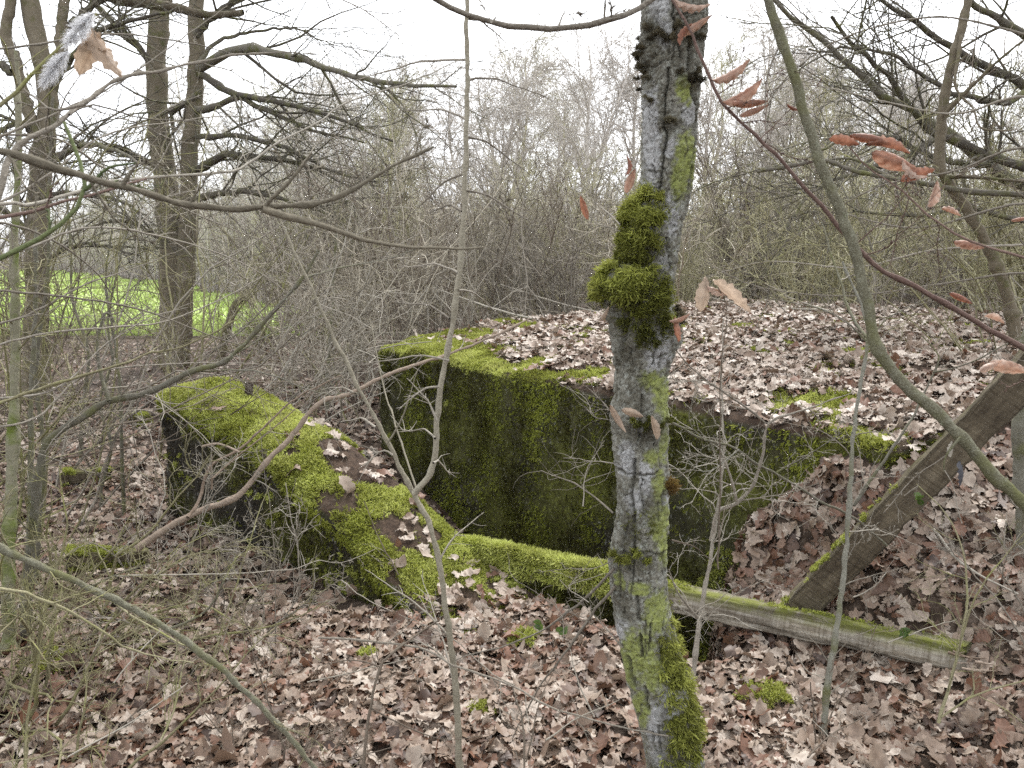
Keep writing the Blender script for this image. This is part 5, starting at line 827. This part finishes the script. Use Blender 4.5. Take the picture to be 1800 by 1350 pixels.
# cut stick lying on the bunker lid and behind
for k, (x0, y0, x1, y1, d0, d1, lab) in enumerate([(1110, 560, 880, 500, 8.6, 9.5, 'pale fallen branch at the rear edge of the bunker top'), (1530, 560, 1380, 520, 7.4, 8, 'pale crooked branch lying at the rear right of the bunker top'), (1000, 575, 760, 505, 7.6, 8.2, 'bleached stick slanting up over the left rear of the bunker'), (1440, 545, 1230, 520, 8, 9, 'long twig lying level behind the bunker top')]):
    branch('fallen_branch', lab, 'branch', [([(x0, y0), ((x0+x1)/2, (y0+y1)/2+6), (x1, y1)], (d0, d1), .012, .004)], TW_PALE, 8, .2, .6, TW_GREY, rmax=.004)
# mossy log pieces on the floor at the left
for k, (x0, x1, y, d, lab) in enumerate([(110, 195, 840, 5.6, 'mossy fallen log lying in the leaves left of the wing wall'), (235, 262, 740, 7, 'short mossy log end behind the wing wall corner'), (120, 260, 985, 3.7, 'moss-grown log among the stems at the lower left')]):
    p0, p1 = at(x0, y, d), at(x1, y-8, d+.15); rt, LVv, LQ, ax_, LL = plank('fallen_log', lab, 'log', p0, p1, .09, .09, WOOD_POST, 0, None, .02, .8, 30); n = 1500
    P, N = scatter(LVv, LQ, n, lambda c, n_: ss(-.2, .6, n_[:, 2])*ss(-.2, .3, fbm(c, 3, 6))); mb = MB(); mb.add(*tufts(P, N, rng.uniform(.01, .02, n), .7, 5, .12, tint=np.clip(rng.normal(.5, .18, n), 0, 1))); tag(mb.build('moss', MOSS_TOP, rt), None, None, None, 'stuff')

# ------------------------------------------------------------------ thicket and far wood: copies of a few individuals
def proto(levels, mat, names=('stems', 'twigs'), split=1):
    ms = []
    for nm_, sl_ in zip(names, (slice(0, split), slice(split, None))):
        mb = MB()
        for P, R, s in levels[sl_]: addt(mb, P, R, s)
        ms.append((nm_, mb.mesh(nm_, mat)))
    return ms
def place(name, label, cat, group, ms, loc, rz, sc):
    o = bpy.data.objects.new(name, None); C.objects.link(o); o.location = Vector([float(c) for c in loc]); o.rotation_euler = (0, 0, rz); o.scale = (sc, sc, sc*1.0); tag(o, label, cat, group)
    for nm_, me in ms:
        c = bpy.data.objects.new(nm_, me); C.objects.link(c); c.parent = o
        if nm_ != 'trunk': c['kind'] = 'stuff'
ORD = 'first second third fourth fifth sixth seventh eighth ninth tenth eleventh twelfth thirteenth fourteenth fifteenth sixteenth seventeenth eighteenth nineteenth twentieth'.split()
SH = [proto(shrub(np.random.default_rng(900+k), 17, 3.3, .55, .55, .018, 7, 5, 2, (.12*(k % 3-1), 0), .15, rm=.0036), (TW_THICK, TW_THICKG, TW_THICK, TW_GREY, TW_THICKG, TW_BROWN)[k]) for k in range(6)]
r = np.random.default_rng(33)
def row_of(y, xs_, lab, grp, lo, hi, ordinal=True):
    pos = sorted([(float(q*y+r.normal(0, .03*y)), float(y+r.normal(0, .5))) for q in xs_], key=lambda p: p[0]/p[1])
    for k, (x, yy_) in enumerate(pos):
        z = float(land(np.array([x]), np.array([yy_]))[0])-.02
        place('thicket_shrub', (ORD[k]+' from the left of '+lab) if ordinal else lab, 'shrub', grp, SH[int(r.integers(6))], (x, yy_, z), r.uniform(0, 6.28), r.uniform(lo, hi))
row_of(10.7, np.linspace(-.1, .72, 9), 'the leafless shrubs nearest behind the bunker', 'shrubs close behind the bunker', .5, .75)
row_of(12.0, np.linspace(-.14, .72, 11), 'the second row of leafless shrubs behind the bunker', 'second row of shrubs behind the bunker', .55, .8)
for y, n in ((13.4, 10), (15.4, 10), (18, 11), (21, 12), (25, 13), (30, 14)):
    row_of(y, np.linspace(-.2, .72, n), 'leafless shrub deep in the brown thicket behind the bunker', 'shrubs deep in the thicket', .75, 1.15, False)
row_of(13.4, (-.3, -.42, -.55), 'the sparse leafless shrubs in front of the meadow', 'shrubs before the meadow', .25, .35)
def tree_levels(r, h, r0):
    P, R = grow(r, np.array([[0, 0, -.2]]), np.array([[r.normal(0, .1), r.normal(0, .1), 1.]]), np.array([h]), r0, .02, 16, .08, .03); lv = [(P, R, 9)]
    S, D, q, t = kids(r, P, R, 24, .22, .98, .5, 1.2, .2); P1, R1 = grow(r, S, D, h*r.uniform(.22, .48, len(S))*(1.15-.7*t), np.maximum(q*.55, .014), .006, 9, .17, .02); lv.append((P1, R1, 4))
    S, D, q, t = kids(r, P1, R1, 8, .2, .98, .4, 1.0); P2, R2 = grow(r, S, D, h*r.uniform(.06, .17, len(S)), np.maximum(q*.5, .010), .006, 6, .18, .01); lv.append((P2, R2, 3))
    S, D, q, t = kids(r, P2, R2, 5, .15, 1, .4, 1.0); P3, R3 = grow(r, S, D, h*r.uniform(.025, .08, len(S)), .008, .005, 4, .18); lv.append((P3, R3, 3))
    S, D, q, t = kids(r, P3, R3, 2, .2, 1, .4, 1.0); P4, R4 = grow(r, S, D, h*r.uniform(.012, .035, len(S)), .006, .004, 3, .18); lv.append((P4, R4, 3))
    return lv
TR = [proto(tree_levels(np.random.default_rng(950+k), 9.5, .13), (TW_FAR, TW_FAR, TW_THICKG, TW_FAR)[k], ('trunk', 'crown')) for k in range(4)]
def tree_row(pos, lab, grp, lo, hi, z=-.05):
    for k, (x, y) in enumerate(sorted(pos, key=lambda p: p[0]/p[1])):
        place('bare_tree', ORD[k]+' from the left of '+lab, 'tree', grp, TR[int(r.integers(4))], (x, y, z), r.uniform(0, 6.28), r.uniform(lo, hi))
for (y, a, b, n, lo, hi), nm_ in zip(((22, .1, .7, 4, .5, .7), (26, -.15, .75, 8, .6, .8), (31, -.22, .75, 11, .75, 1.0), (37, -.27, .75, 12, .85, 1.1), (46, -.32, .75, 17, 1.0, 1.25)), ('nearest', 'second', 'third', 'fourth', 'hindmost')):
    tree_row([(q*y+r.normal(0, .02*y), y+r.normal(0, 1.2)) for q in np.linspace(a, b, n)], 'the '+nm_+' row of bare trees rising from the thicket', nm_+' row of bare trees in the thicket', lo, hi)
tree_row([(float(mright(y))+1.5+r.uniform(0, 2), y) for y in (24, 28, 32, 36, 40, 45, 50, 55, 60, 66)], 'the bare trees along the right edge of the meadow', 'bare trees along the meadow edge', .55, .85)
tree_row([(q*76+r.normal(0, 1.5), 76+r.normal(0, 2)) for q in np.linspace(-.78, .1, 16)], 'the far bare trees at the end of the meadow', 'far bare trees behind the meadow', .75, 1.1)
# the far wood that reads as one grey-brown mass
mb = MB(); n = 4500; y = r.uniform(32, 58, n); x = r.uniform(-.22, .8, n)*y; m = 3500; y2 = r.uniform(72, 88, m); x2 = r.uniform(-.85, .1, m)*y2; m3 = 3500; y3 = r.uniform(22, 72, m3); x3 = mright(y3)+np.abs(r.normal(0, 2.5, m3))+.5
x, y = np.concatenate([x, x2, x3]), np.concatenate([y, y2, y3]); N_ = len(x)
S = np.column_stack([x, y, 0*x]); P, R = grow(r, S, np.column_stack([r.normal(0, .14, N_), r.normal(0, .14, N_), np.ones(N_)]), r.uniform(1.6, 5.0, N_), .016, .004, 7, .07, .02); addt(mb, P, R, 3)
S, D, q, t = kids(r, P, R, 5, .1, 1, .3, .9, .1); P2, R2 = grow(r, S, D, r.uniform(.5, 1.4, len(S)), .006, .003, 4, .14); addt(mb, P2, R2, 3)
S, D, q, t = kids(r, P2, R2, 1, .2, 1, .3, .9); P3, R3 = grow(r, S, D, r.uniform(.2, .6, len(S)), .004, .0025, 3, .14); addt(mb, P3, R3, 3)
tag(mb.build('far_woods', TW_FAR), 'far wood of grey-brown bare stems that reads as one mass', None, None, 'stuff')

# thin spring haze over the wood
hx, hy0, hy1, hz0, hz1 = 430, -20, 440, -2.0, 13.5
hv = [(a, b, c) for a in (-hx, hx) for b in (hy0, hy1) for c in (hz0, hz1)]
mb = MB(); hm = bpy.data.materials.new('haze_air'); hm.use_nodes = True; ht = hm.node_tree; ht.nodes.clear(); ho = ht.nodes.new('ShaderNodeOutputMaterial'); hp = ht.nodes.new('ShaderNodeVolumePrincipled')
hp.inputs['Color'].default_value = (0.95, 0.96, 0.98, 1); hp.inputs['Density'].default_value = 0.0003; hp.inputs['Anisotropy'].default_value = 0.3; ht.links.new(hp.outputs[0], ho.inputs['Volume'])
mb.add(hv, q=[(0, 1, 3, 2), (4, 6, 7, 5), (0, 4, 5, 1), (2, 3, 7, 6), (0, 2, 6, 4), (1, 5, 7, 3)])
tag(mb.build('haze', hm, None, False), 'thin pale haze in the air', None, None, 'stuff')
